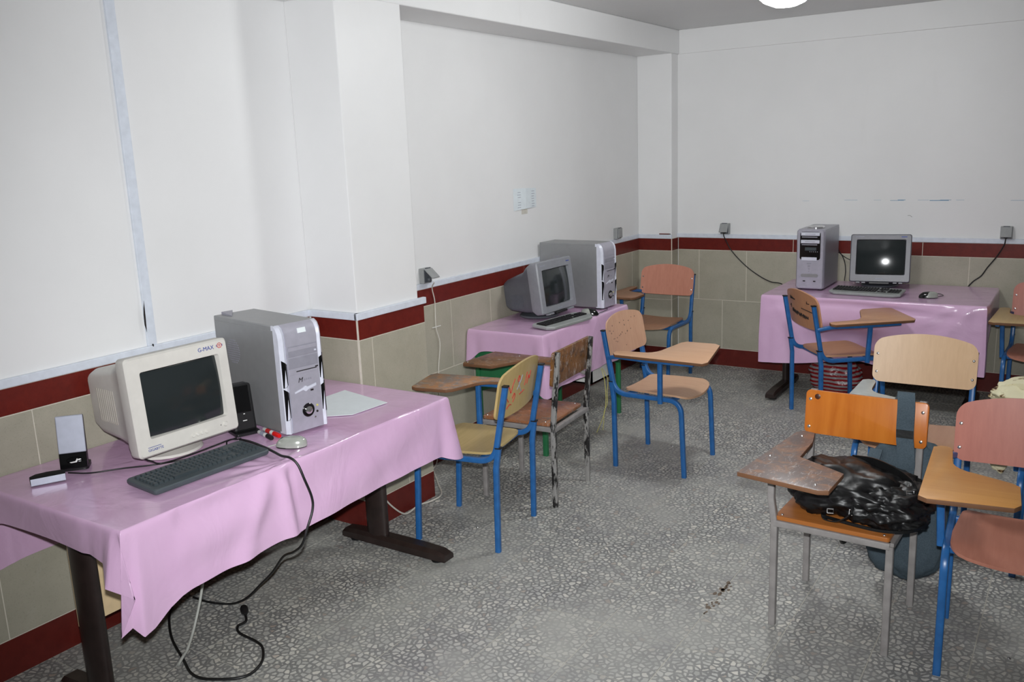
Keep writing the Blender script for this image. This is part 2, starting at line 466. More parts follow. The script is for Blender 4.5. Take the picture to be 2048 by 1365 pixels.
def run(axis, plane, sgn, a, b, joints_top, joints_low, parent, th=TT, base_parent=None, base_j=None, band_j=None):
    """tiles, red band and red skirting on a wall strip from a to b (axis = running axis)"""
    def put(name, mat, par, p, q, z0, z1, t):
        if q - p < 0.008: return
        g = 0.0021
        if axis == 'y': lo, hi = (plane, p + g, z0 + g), (plane + sgn * t, q - g, z1 - g)
        else: lo, hi = (p + g, plane, z0 + g), (q - g, plane + sgn * t, z1 - g)
        lo, hi = tuple(min(u, v) for u, v in zip(lo, hi)), tuple(max(u, v) for u, v in zip(lo, hi))
        stone_piece(name, mat, par, lo, hi)
    def cuts(js): return [a] + [j for j in sorted(js) if a + 0.004 < j < b - 0.004] + [b]
    for js, z0, z1 in ((joints_top, ZM, Z1), (joints_low, Z0, ZM)):
        c = cuts(js)
        for p, q in zip(c, c[1:]): put('wall_tile', 'tile', parent, p, q, z0, z1, th)
    c = cuts(band_j or [])
    for p, q in zip(c, c[1:]): put('granite_band', 'red', parent, p, q, Z1, Z2, th + 0.001)
    c = cuts(base_j or [])
    for p, q in zip(c, c[1:]): put('skirting_stone', 'redbase', base_parent, p, q, 0.0, Z0, th + 0.002)
    # grout bed that shows in the joints
    m = MB()
    if axis == 'y': m.span((plane, a, 0), (plane + sgn * (th - 0.0016), b, Z2))
    else: m.span((a, plane, 0), (b, plane + sgn * (th - 0.0016), Z2))
    m.build('grout_bed', 'grout', parent, smooth=0)

bbl = struct(MB().span((-0.03, YF, 0.0), (-0.002, YB, Z0)).build('baseboard_left', 'grout', smooth=0), 'dark red granite skirting along the pilaster wall', 'baseboard')
bbb = struct(MB().span((0, YB + 0.002, 0.0), (XR, YB + 0.03, Z0)).build('baseboard_back', 'grout', smooth=0), 'dark red granite skirting along the end wall', 'baseboard')
P4 = 0.4
ks = range(-12, 14)
run('y', 0.0, 1, YF, -0.012, [-1.3636 + P4 * k for k in ks], [-1.5636 + P4 * k for k in ks], wl, base_parent=bbl, base_j=[-1.0, -2.2, -3.4], band_j=[-2.1, -3.2])
run('x', 0.006, -1, 0.012, 0.300, [], [], wl, base_parent=bbl)
run('y', 0.300, 1, -0.004, 0.478, [0.083], [0.283], wl, base_parent=bbl)
run('x', 0.448, 1, 0.012, 0.300, [], [], wl, th=0.03, base_parent=bbl)
run('y', 0.0, 1, 0.48, 3.654, [1.094 + 0.405 * k for k in range(-1, 8)], [0.892 + 0.405 * k for k in range(-1, 8)], wl, base_parent=bbl, base_j=[1.6, 2.8], band_j=[1.9, 3.05])
run('x', 3.668, -1, 0.0, 0.293, [], [], wb, base_parent=bbb)
run('y', 0.290, 1, 3.660, 3.783, [], [], wb, th=0.008, base_parent=bbb)
run('x', YB, -1, 0.300, XR, [0.476 + 0.3875 * k for k in range(0, 13)], [0.673 + 0.3875 * k for k in range(-1, 13)], wb, base_parent=bbb, base_j=[1.2, 2.0, 3.1, 4.2], band_j=[1.22, 2.115, 3.3, 4.3])

# white plastic duct on top of the wainscot and up the wall
def duct(n, lo, hi, label):
    m = MB().span(lo, hi)
    return struct(m.build('trim_%d' % n, 'duct', smooth=0, bevel=0.003), label, 'trim')
duct(1, (0.0, YF, Z2), (0.016, -0.014, Z3), 'bluish white plastic duct above tiles under the white boards')
duct(2, (0.012, -0.018, Z2), (0.318, 0.006, Z3), 'short plastic duct across the narrow side of the pilaster')
duct(3, (0.300, -0.018, Z2), (0.322, 0.488, Z3), 'plastic duct across the broad face of the pilaster')
duct(4, (0.0, 0.448, Z2), (0.016, 3.656, Z3), 'plastic duct above tiles behind the grey computer tower')
duct(5, (0.0, 3.650, Z2), (0.296, 3.668, Z3), 'short plastic duct on the shallow corner pilaster')
duct(6, (0.290, YB - 0.018, Z2), (XR, YB, Z3), 'long plastic duct above tiles on the end wall')
dv = struct(MB().span((0.0, -0.878, Z3), (0.012, -0.838, ZB)).build('trim_7', 'duct', smooth=0, bevel=0.002), 'upright plastic strip running up the white side wall', 'trim')
m = MB(); pr = [(-0.874, 1.245), (-0.880, 1.215), (-0.883, 1.19), (-0.884, 1.15), (-0.878, 1.12), (-0.8755, 1.18)]
m.loft([[(0.0122, y, z) for y, z in pr], [(0.0132, y, z) for y, z in pr]]); m.build('scorch_mark', 'inkblack', dv, smooth=0)
MB().span((0.002, -0.862, Z3 - 0.004), (0.017, -0.858, Z3 + 0.006)).build('open_joint', 'inkblack', dv, smooth=0)

# scuffs on the end wall
m = MB()
for (x, z, ww, hh) in ((1.30, 1.318, 0.05, 0.0012), (1.62, 1.322, 0.09, 0.0016), (1.80, 1.321, 0.05, 0.0012), (1.93, 1.319, 0.09, 0.003), (1.96, 1.322, 0.05, 0.004), (2.10, 1.3205, 0.07, 0.0015), (2.20, 1.318, 0.12, 0.005), (2.24, 1.321, 0.07, 0.003), (2.33, 1.32, 0.05, 0.0015), (2.68, 1.317, 0.10, 0.002)):
    m.box((x, YB - 0.0004, z), (ww, 0.0008, hh))
M['bluemark'] = plain('faded_blue_mark', (120, 158, 186), 0.7)
m.build('scuff_mark', 'bluemark', wb, smooth=0)
M['greymark'] = plain('grey_scuff', (140, 138, 136), 0.7)
m = MB(); m.tube(spline([(2.005, YB - 0.0006, 1.214), (2.02, YB - 0.0006, 1.214), (2.034, YB - 0.0006, 1.203)], 5), 0.0014, 5); m.build('scuff_mark', 'greymark', wb)

# ------------------------------------------------------------------ ceiling lamp
L = thing('ceiling_lamp', 'glowing white bowl lamp under the grey ceiling', 'lamp', (1.815, 1.40, -0.045))
MB().lathe([(0.0, 2.41), (0.05, 2.414), (0.095, 2.432), (0.132, 2.465), (0.15, 2.515), (0.142, 2.56), (0.118, 2.59)], 9).build('glass_bowl', 'lamp', L)
MB().lathe([(0.0, 2.585), (0.13, 2.585), (0.14, 2.60), (0.14, ZC + 0.045), (0.0, ZC + 0.045)], 20).build('lamp_base', 'white', L)

# ------------------------------------------------------------------ tables
def t_leg_table(label, x0, x1, y0, y1, ztop, rot=False):
    """office table: board on two column legs with long feet. legs at the ends of the long side"""
    t = thing('office_table', label, 'table', ((x0 + x1) / 2, (y0 + y1) / 2, 0), PI / 2 if rot else 0, 'brown office tables')
    W_ = (x1 - x0) if not rot else (y1 - y0)      # depth (local X)
    L_ = (y1 - y0) if not rot else (x1 - x0)      # length (local Y)
    MB().span((-W_ / 2, -L_ / 2, ztop - 0.028), (W_ / 2, L_ / 2, ztop)).build('table_top', 'cream', t, smooth=0, bevel=0.003)
    fx = 0.02
    for s in (-1, 1):
        yy = s * (L_ / 2 - 0.075)
        ov = [(0.062 * math.cos(a), 0.030 * math.sin(a)) for a in [2 * PI * k / 20 for k in range(20)]]
        MB().loft([[(fx + x, yy + y, 0.055) for x, y in ov], [(fx + x, yy + y, ztop - 0.028) for x, y in ov]]).build('leg', 'dkbrown', t)
        # foot: long bar, rounded on top, chamfered ends
        rings = []
        for x, k in ((-0.20, 0.55), (-0.185, 0.85), (-0.10, 1), (0.28, 1), (0.37, 0.9), (0.405, 0.6)):
            prof = [(-0.038 * (0.7 + 0.3 * k), 0.018), (0.038 * (0.7 + 0.3 * k), 0.018), (0.038 * (0.7 + 0.3 * k), 0.018 + 0.030 * k), (0.024, 0.018 + 0.046 * k), (-0.024, 0.018 + 0.046 * k), (-0.038 * (0.7 + 0.3 * k), 0.018 + 0.030 * k)]
            rings.append([(fx + x, yy + p, z) for p, z in prof])
        ft = MB().loft(rings).build('foot', 'dkbrown', t, smooth=30)
        for x in (-0.14, 0.34):
            MB().lathe([(0.0, 0.0), (0.026, 0.0), (0.028, 0.006), (0.02, 0.012), (0.012, 0.022)], 14, (fx + x, yy, 0)).build('glide', 'blackp', ft)
        br = MB().span((fx - 0.11, yy - 0.016 - s * 0.055, ztop - 0.42), (fx - 0.085, yy + 0.016 - s * 0.055, ztop - 0.03)).build('bracket', 'dkbrown', t, smooth=0, bevel=0.006)
        MB().lathe([(0.0, 0), (0.007, 0), (0.006, 0.004), (0, 0.005)], 10).build('bolt', 'screw', br, loc=None).matrix_local = Matrix.Translation((fx - 0.0848, yy - s * 0.055, ztop - 0.405)) @ Matrix.Rotation(PI / 2, 4, 'Y')
    MB().span((fx - 0.135, -L_ / 2 + 0.10, ztop - 0.50), (fx - 0.118, L_ / 2 - 0.10, ztop - 0.03)).build('modesty_panel', 'cream', t, smooth=0)
    return t

ZT = 0.733
t_leg_table('dark brown column legged table against the pilaster under the longest pink cloth', 0.034, 0.815, -1.575, -0.04, ZT)
t3 = t_leg_table('dark brown column legged table against the end wall under a pink cloth', 1.245, 2.595, 3.005, 3.75, ZT, True)
t3.rotation_euler.z = -PI / 2

# small green steel school desk
D = thing('school_desk', 'small green steel desk under a pink cloth beside the tiled wall', 'desk', (0.275, 1.775, 0))
MB().span((-0.240, -0.53, ZT - 0.022), (0.255, 0.53, ZT)).build('desk_top', 'cream', D, smooth=0, bevel=0.003)
for lx in (-0.225, 0.235):
    for ly in (-0.49, 0.47):
        MB().sweep([(lx, ly, 0), (lx, ly, ZT - 0.022)], sq(0.028), (1, 0, 0)).build('leg', 'green', D)
for ly in (-0.49, 0.47):
    pts = [(-0.225, ZT - 0.03), (-0.225, 0.34)] + [(-0.225 + 0.46 * k / 12, 0.34 + 0.05 * math.sin(PI * k / 12)) for k in range(1, 12)] + [(0.235, 0.34), (0.235, ZT - 0.03)]
    m = MB(); m.loft([[(x, ly - 0.002, z) for x, z in pts], [(x, ly + 0.002, z) for x, z in pts]]); m.build('side_panel', 'green', D, smooth=0)
bx = MB(); bx.span((-0.19, 0.16, 0.27), (0.20, 0.455, 0.28)); bx.span((0.185, 0.16, 0.27), (0.20, 0.455, 0.385)); bx.span((-0.19, 0.16, 0.27), (0.20, 0.172, 0.385)); bx.span((-0.19, 0.443, 0.27), (0.20, 0.455, 0.385))
bx.build('book_tray', 'white', D, smooth=0)

# ------------------------------------------------------------------ tablecloths
def smooth01(t): t = max(0.0, min(1.0, t)); return t * t * (3 - 2 * t)

def axis_pts(a, b, step=0.014):
    near = [0, 0.002, 0.004, 0.006, 0.008, 0.010, 0.012, 0.014, 0.017, 0.020, 0.024, 0.028, 0.032, 0.036, 0.041, 0.047, 0.054, 0.062, 0.070, 0.079]
    n = max(4, int((b - a - 0.15) / step)); mid = [a + 0.09 + (b - a - 0.18) * k / n for k in range(n + 1)]
    return [a + q for q in near] + mid + [b - q for q in reversed(near)]

def tablecloth(label, x0, x1, y0, y1, z, hang, corner, folds, top_fn=None, seed=1, group='pink vinyl tablecloths', pleat=None):
    """hang[i]=(start,end) lengths for sides 0:y0 1:x1 2:y1 3:x0; corner[i]=(tip length, flare, ridge shift) at the start of side i"""
    xs, ys = axis_pts(x0, x1), axis_pts(y0, y1); nx, ny = len(xs), len(ys)
    r = 0.010; V = []; F = []
    for yy in ys:
        for xx in xs:
            V.append((xx, yy, z + (top_fn(xx, yy) if top_fn else 0)))
    for j in range(ny - 1):
        for i in range(nx - 1): F.append((j * nx + i, j * nx + i + 1, (j + 1) * nx + i + 1, (j + 1) * nx + i))
    loop = [(i, 0, 0) for i in range(nx - 1)] + [(nx - 1, j, 1) for j in range(ny - 1)] + [(i, ny - 1, 2) for i in range(nx - 1, 0, -1)] + [(0, j, 3) for j in range(ny - 1, 0, -1)]
    nrm = [Vector((0, -1, 0)), Vector((1, 0, 0)), Vector((0, 1, 0)), Vector((-1, 0, 0))]
    lens = [x1 - x0, y1 - y0, x1 - x0, y1 - y0]
    rows = [0.0, 0.006, 0.014, 0.026, 0.042, 0.06, 0.08, 0.105, 0.13, 0.16, 0.20, 0.25, 0.31, 0.38, 0.45, 0.53, 0.61, 0.69, 0.77, 0.85, 0.93, 1.0]
    rings = [[j * nx + i for i, j, s in loop]]
    cols = []
    for i, j, s in loop:
        x, y = xs[i], ys[j]
        d = (x - x0, y - y0, x1 - x, y1 - y)[s]; D_ = lens[s]; e = D_ - d      # distance from start corner / to end corner
        cs, dist, sg = (s, d, 1) if d <= e else ((s + 1) % 4, e, -1)
        tip, flare, shift = corner[cs]
        a, b = hang[s]; Ls = a + (b - a) * d / D_
        k = math.exp(-(dist / 0.055) ** 2); k2 = smooth01(1 - dist / 0.16)
        Lh = Ls + (tip - Ls) * (0.75 * k + 0.25 * k2)
        n0 = nrm[s]; n1 = nrm[(cs - 1) % 4] if sg == 1 else nrm[cs]
        q = 0.5 * math.exp(-(dist / 0.028) ** 1.5)
        n = (n0 * (1 - q) + n1 * q).normalized()
        cols.append((x, y, s, d, dist, sg, cs, Lh, n, flare, shift, Ls))
    for t in rows[1:]:
        ring = []
        for (x, y, s, d, dist, sg, cs, Lh, n, flare, shift, Ls) in cols:
            h = t * Lh; out = r * (1 - math.exp(-h / r * 1.3)); dz = -max(0.0, h - 0.35 * out)
            sd = sg * dist - shift
            g = math.exp(-(sd / 0.05) ** 2) + 0.35 * math.exp(-((sd - 0.12) / 0.05) ** 2) - 0.30 * math.exp(-((sd - 0.065) / 0.03) ** 2) - 0.25 * math.exp(-((sd + 0.06) / 0.03) ** 2)
            hh = min(1.0, h / 0.30)
            o_ = out + flare * g * hh ** 1.15 + folds(s, d, h, t) * smooth01(dist / 0.10)
            dent = folds(s, d, h, -1) if s == 0 else 0.0
            p = Vector((x, y, z)) + n * (max(0.004 * t, o_) + dent)
            if pleat and cs == pleat[0] and dist < 0.20:
                key = pleat[1]; sv = sg * dist; i_ = 0
                while i_ < len(key) - 2 and sv > key[i_ + 1][0]: i_ += 1
                k0, k1, k2, k3 = key[max(0, i_ - 1)], key[i_], key[i_ + 1], key[min(len(key) - 1, i_ + 2)]
                tt = max(0.0, min(1.0, (sv - k1[0]) / (k2[0] - k1[0]))); ts = tt * tt * (3 - 2 * tt) * 0.6 + tt * 0.4
                tgt = Vector(k1[1]).lerp(Vector(k2[1]), ts); top = Vector((x, y, z)) + n * out
                hz = (z - tgt.z) * t; q_ = min(1.0, hz / 0.02)
                pp = top.lerp(tgt, t ** 1.08); bl = smooth01((0.20 - dist) / 0.05)
                p = p.lerp(Vector((pp.x, pp.y, 0)), bl); dz = dz * (1 - bl) - max(0.0, hz - 0.35 * out) * bl
            p.x = max(p.x, 0.018); p.y = min(p.y, YB - 0.024)
            if abs(y1 + 0.034) < 1e-6: p.y = min(p.y, max(-0.022, min(0.03, (p.x - 0.32) * 9)))
            ring.append(len(V)); V.append((p.x, p.y, z + dz))
        rings.append(ring)
    N = len(loop)
    for a, b in zip(rings, rings[1:]):
        for k in range(N):
            q = (k + 1) % N; F.append((a[k], a[q], b[q], b[k]))
    me = bpy.data.meshes.new('tablecloth'); me.from_pydata(V, [], F); me.materials.append(M['vinyl'])
    me.polygons.foreach_set('use_smooth', [True] * len(me.polygons))
    bm = bmesh.new(); bm.from_mesh(me); bmesh.ops.recalc_face_normals(bm, faces=bm.faces)
    bm.to_mesh(me); bm.free()
    o = bpy.data.objects.new('tablecloth', me); COL.objects.link(o)
    tag(o, label, 'tablecloth', group); return o

def gauss(x, s): return math.exp(-(x / s) ** 2)

def fold1(s, d, h, t):
    if t < 0: return 0.0
    if s == 1:                                   # broad front side, runs y0 -> y1
        y = -1.575 + d
        q = y + 0.98
        o_ = 0.022 * gauss(q - 0.10 * h, 0.022 + 0.05 * h) * min(1, h / 0.08) - 0.010 * gauss(q - 0.04, 0.016 + 0.03 * h) * min(1, h / 0.05)
        o_ += 0.014 * gauss(q + 0.05 + 0.55 * h, 0.030 + 0.05 * h) * min(1, h / 0.10)
        # hanging swags between the gathered point and the near corner
        u = (y + 1.575) / 0.60
        if 0 < u < 1: o_ += 0.013 * (1 - 0.8 * t) * math.sin(PI * u) * math.sin(2 * PI * (h / 0.19 - 0.9 * math.sin(PI * u) * 0.55))
        u = (y + 0.98) / 0.94
        if 0 < u < 1: o_ += 0.006 * math.sin(PI * u) * math.sin(2 * PI * (h / 0.22 + u * 1.3))
        o_ += 0.012 * min(1, h / 0.25) + 0.002 * math.sin(d * 33) * t * t
        return o_
    if s == 0: return 0.004 + 0.006 * math.sin(d * 9 + 1) * t
    return 0.004
def top1(x, y):
    # gathers that fan out from a point on the front edge, and flat wrinkles
    dx, dy = x - 0.80, y + 0.97; rr = math.hypot(dx, dy); a = math.atan2(dy, dx)
    w_ = 0.0034 * math.sin(a * 11 + 0.8) * math.exp(-rr / 0.25) * min(1, rr / 0.06)
    w_ += 0.0013 * noise.noise(Vector((x * 9 + y * 4, y * 3.2 - x * 2, 3)))
    return w_ - 0.0005
tablecloth('long pink vinyl tablecloth with gathered front under the cream monitor', 0.030, 0.820, -1.582, -0.034, 0.7362,
           [(0.105, 0.115), (0.275, 0.238), (0.16, 0.16), (0.31, 0.32)], [(0.335, 0.045, 0.0), (0.335, 0.062, -0.01), (0.285, 0.055, 0.0), (0.25, 0.02, 0)], fold1, top1,
           pleat=(1, [(-0.20, (0.62, -1.594, 0.630)), (-0.15, (0.67, -1.597, 0.629)), (-0.075, (0.745, -1.606, 0.622)), (-0.036, (0.790, -1.636, 0.565)), (-0.014, (0.872, -1.598, 0.535)), (0.0, (0.833, -1.634, 0.418)), (0.020, (0.836, -1.596, 0.434)), (0.045, (0.864, -1.580, 0.404)), (0.075, (0.852, -1.535, 0.408)), (0.115, (0.842, -1.470, 0.440)), (0.16, (0.842, -1.425, 0.458)), (0.20, (0.842, -1.385, 0.462))]))

def fold2(s, d, h, t):
    if t < 0: return 0.0
    if s == 1: return 0.012 * min(1, h / 0.2) + 0.012 * math.sin(d * 12 + 1 + h * 5) * t + 0.006 * math.sin(d * 31) * t * t
    if s == 0: return 0.004 + 0.008 * math.sin(d * 8 + 0.5) * t
    return 0.004
def top2(x, y): return 0.0010 * noise.noise(Vector((x * 8 - y * 3, y * 4 + x, 8))) - 0.0004
tablecloth('pink vinyl tablecloth on the small green desk', 0.030, 0.538, 1.235, 2.318, 0.7362,
           [(0.120, 0.130), (0.345, 0.335), (0.16, 0.16), (0.10, 0.10)], [(0.20, 0.045, 0), (0.365, 0.05, 0.0), (0.31, 0.06, 0), (0.15, 0.02, 0)], fold2, top2)

def fold3(s, d, h, t):
    if t < 0: return -0.19 * gauss(d - 0.56, 0.20) * smooth01((h - 0.16) / 0.13)      # pushed in by the chair
    if s == 0:
        o_ = 0.012 * min(1, h / 0.12) - 0.016 * gauss(h - 0.075 + 0.03 * math.sin(d * 3.1), 0.022) * math.sin(PI * min(1, max(0, d / 1.38)))
        o_ += 0.012 * math.sin(d * 5.5 + 1.6) * t + 0.012 * gauss(d - 1.30 + h * 0.8, 0.05) * min(1, h / 0.05) + 0.010 * gauss(d - 1.22 + h * 1.6, 0.05) * min(1, h / 0.05)
        o_ += 0.010 * gauss(d - 0.08 - h * 0.7, 0.05) * min(1, h / 0.08)
        return o_
    if s == 1: return 0.006 + 0.004 * math.sin(d * 10) * t
    return 0.004
def top3(x, y): return 0.0010 * noise.noise(Vector((x * 4 - y * 6, y * 7 + x, 2))) - 0.0004
tablecloth('pink vinyl tablecloth hanging low in front of the end wall', 1.240, 2.600, 2.995, 3.757, 0.7362,
           [(0.47, 0.43), (0.15, 0.14), (0.02, 0.02), (0.14, 0.14)], [(0.475, 0.012, 0), (0.44, 0.015, 0.0), (0.16, 0.015, 0), (0.16, 0.02, 0)], fold3, top3)
ZS = 0.7385      # top of the cloths

# ------------------------------------------------------------------ CRT monitors
def crt(label, x, y, deg, zb, wd, hg, tilt, mats, depth, scr, kind):
    t = thing('crt_monitor', label, 'monitor', (x, y, ZS), math.radians(deg), 'computer monitors')
    bez, body, dark = mats; B = zb - ZS
    T = Matrix.Translation((0, 0, B)) @ Matrix.Rotation(-tilt, 4, 'X')
    def tf(o):
        o.data.transform(T); return o
    def ring(w_, h_, r_, yy, zc): return [(p, yy, zc + q) for p, q in rrect(w_, h_, r_, 4)]
    zc = hg / 2; sl, sr, sb, st = scr       # screen margins left/right/bottom/top
    sw, sh = wd - sl - sr, hg - sb - st; sx = (sl - sr) / 2; sz = sb + sh / 2
    # bezel: outer shell and opening
    outer = [ring(wd - 0.012, hg - 0.012, 0.012, 0.0, zc), ring(wd, hg, 0.014, 0.008, zc), ring(wd, hg, 0.014, 0.05, zc), ring(wd - 0.03, hg - 0.03, 0.02, 0.085, zc)]
    inner = [[(sx + p, 0.0, sz + q) for p, q in rrect(sw, sh, 0.008, 4)], [(sx + p, 0.023, sz + q) for p, q in rrect(sw - 0.010, sh - 0.010, 0.008, 4)]]
    m = MB(); m.loft([inner[1], inner[0]] + outer, cap=False)
    bz = tf(m.build('bezel', bez, t, smooth=35))
    # curved glass
    V = []; F = []; n = 12
    for j in range(n + 1):
        for i in range(n + 1):
            u, v = i / n * 2 - 1, j / n * 2 - 1
            V.append((sx + u * (sw - 0.01) / 2, 0.0215 - 0.0200 * (1 - 0.5 * u * u - 0.35 * v * v), sz + v * (sh - 0.01) / 2))
    for j in range(n):
        for i in range(n): F.append((j * (n + 1) + i, j * (n + 1) + i + 1, (j + 1) * (n + 1) + i + 1, (j + 1) * (n + 1) + i))
    tf(MB().add(V, F).build('screen', 'screen', t, smooth=60))
    # housing tapering to the back
    d = depth
    if kind == 'cream':
        sec = [(wd - 0.03, hg - 0.03, 0.085, zc), (wd - 0.05, hg - 0.05, 0.10, zc), (wd - 0.075, hg - 0.075, 0.17, zc - 0.0), (wd * 0.66, hg * 0.70, d * 0.86, zc - 0.005), (wd * 0.60, hg * 0.60, d, zc - 0.005)]
    else:
        sec = [(wd - 0.03, hg - 0.03, 0.085, zc), (wd - 0.05, hg - 0.04, 0.11, zc - 0.004), (wd * 0.80, hg * 0.80, d * 0.45, zc - 0.02), (wd * 0.66, hg * 0.62, d * 0.90, zc - 0.03), (wd * 0.60, hg * 0.52, d, zc - 0.03)]
    tf(MB().loft([ring(a, b, 0.03 if k else 0.02, yy, c) for k, (a, b, yy, c) in enumerate(sec)], cap=True).build('housing', body, t, smooth=40))
    # vents: a run of narrow ribs on both sides of the housing
    for s in (-1, 1):
        m = MB()
        for k in range(9):
            yy = 0.17 + (d * 0.80 - 0.17) * k / 8; f = (yy - 0.17) / (d * 0.86 - 0.17)
            if kind == 'cream': hw = ((wd - 0.075) * (1 - f) + wd * 0.66 * f) / 2; z0_, z1_ = zc - 0.07, zc + 0.05
            else:
                f2 = (yy - d * 0.45) / (d * 0.45); hw = (wd * 0.80 * (1 - f2) + wd * 0.66 * f2) / 2 if f2 > 0 else (wd - 0.05 + (wd * 0.8 - wd + 0.05) * (yy - 0.11) / (d * 0.45 - 0.11)) / 2
                z0_, z1_ = zc - 0.115, zc - 0.03
            m.span((s * hw - 0.002, yy - 0.0025, z0_), (s * hw + 0.002, yy + 0.0025, z1_))
        tf(m.build('vent', dark, t, smooth=0))
    # swivel stand
    y0 = 0.16
    MB().lathe([(0.0, 0.0), (0.115, 0.0), (0.125, 0.006), (0.12, 0.014), (0.06, 0.026), (0.055, B + 0.012), (0, B + 0.012)], 24, (0, y0, 0)).build('stand', body, t, smooth=40)
    zbt = sb * 0.45
    def at(px, pz, o): o.data.transform(T); return o
    if kind == 'cream':
        for k in range(4):
            mm = MB().lathe([(0, 0), (0.0068, 0), (0.0068, 0.003), (0.0055, 0.0045), (0, 0.0045)], 14); b = mm.build('button', bez, t)
            b.data.transform(T @ Matrix.Translation((0.005 + k * 0.0185, 0.0, zbt)) @ Matrix.Rotation(PI / 2, 4, 'X'))
        b = MB().lathe([(0, 0), (0.0095, 0), (0.0095, 0.003), (0.008, 0.005), (0, 0.005)], 18).build('power_button', bez, t)
        b.data.transform(T @ Matrix.Translation((0.143, 0.0, zbt + 0.006)) @ Matrix.Rotation(PI / 2, 4, 'X'))
        tf(MB().box((0.124, -0.0004, zbt + 0.006), (0.003, 0.001, 0.003)).build('indicator_light', 'inkblack', t, smooth=0))
        text('logo_text', 'G-MAX', 0.021, 'inkblue', t, T @ front(0.112, -0.0005, hg - 0.026))
        text('logo_text', 'GIGABYTE', 0.0125, 'inkblue', t, T @ front(-0.143, -0.0005, zbt - 0.004))
        tf(MB().box((-0.146, -0.0005, zbt + 0.006), (0.05, 0.0006, 0.0016)).build('logo_line', 'inkblue', t, smooth=0))
        cx, cz = wd / 2 - 0.034, hg - 0.024
        rg = lambda r_, yy, n_=24: [(cx + r_ * math.cos(2 * PI * k / n_), yy, cz + r_ * math.sin(2 * PI * k / n_)) for k in range(n_)]
        tf(MB().loft([rg(0.0098, -0.0003), rg(0.0098, -0.001), rg(0.0078, -0.001), rg(0.0078, -0.0003)], cap=False).build('emblem_ring', 'inkred', t))
        tf(MB().box((cx, -0.0006, cz + 0.002), (0.007, 0.0008, 0.003)).box((cx, -0.0006, cz - 0.003), (0.004, 0.0008, 0.003)).build('emblem', 'inkred', t, smooth=0))
        for s in (-1, 1):
            tf(MB().box((cx + s * 0.0122, -0.0006, cz), (0.002, 0.0008, 0.008)).build('emblem_bracket', 'inkblue', t, smooth=0))
    else:
        tf(MB().box((0, -0.0004, zbt), (0.05, 0.0008, 0.004)).build('logo_text', 'inkgrey', t, smooth=0))
        tf(MB().box((-wd / 2 + 0.058, -0.0004, hg - st * 0.5), (0.055, 0.0008, 0.0035)).build('model_text', 'inkgrey', t, smooth=0))
        tf(MB().box((wd / 2 - 0.048, -0.0004, hg - st * 0.5), (0.036, 0.0008, 0.006)).build('badge', 'inkblue', t, smooth=0))
        # control bar below the screen
        tf(MB().box((0, 0.004, -0.006), (0.13, 0.03, 0.014)).build('control_bar', 'blackp', t, smooth=0, bevel=0.003))
        for k in (-1, 1):
            for q in (0, 1):
                tf(MB().box((k * (0.10 + q * 0.035), 0.003, -0.004), (0.026, 0.024, 0.010)).build('button', bez, t, smooth=0, bevel=0.002))
    return t

crt('cream monitor with blue printed logo beside the speaker', 0.482, -1.066, 88.0, 0.790, 0.408, 0.345, 0.08, ('beige', 'beige', 'beige_d'), 0.40, (0.048, 0.043, 0.060, 0.053), 'cream')
crt('dark grey monitor seen side-on on the green desk', 0.372, 1.738, 88.3, 0.785, 0.398, 0.319, 0.125, ('crtgrey', 'crtdark', 'crtdark'), 0.322, (0.045, 0.040, 0.040, 0.052), 'grey')
crt('silver grey monitor mirroring the camera flash in front of the end wall', 1.900, 3.455, 8.6, 0.786, 0.386, 0.328, 0.165, ('crtsilver', 'crtdark', 'crtdark'), 0.272, (0.038, 0.034, 0.050, 0.036), 'grey')

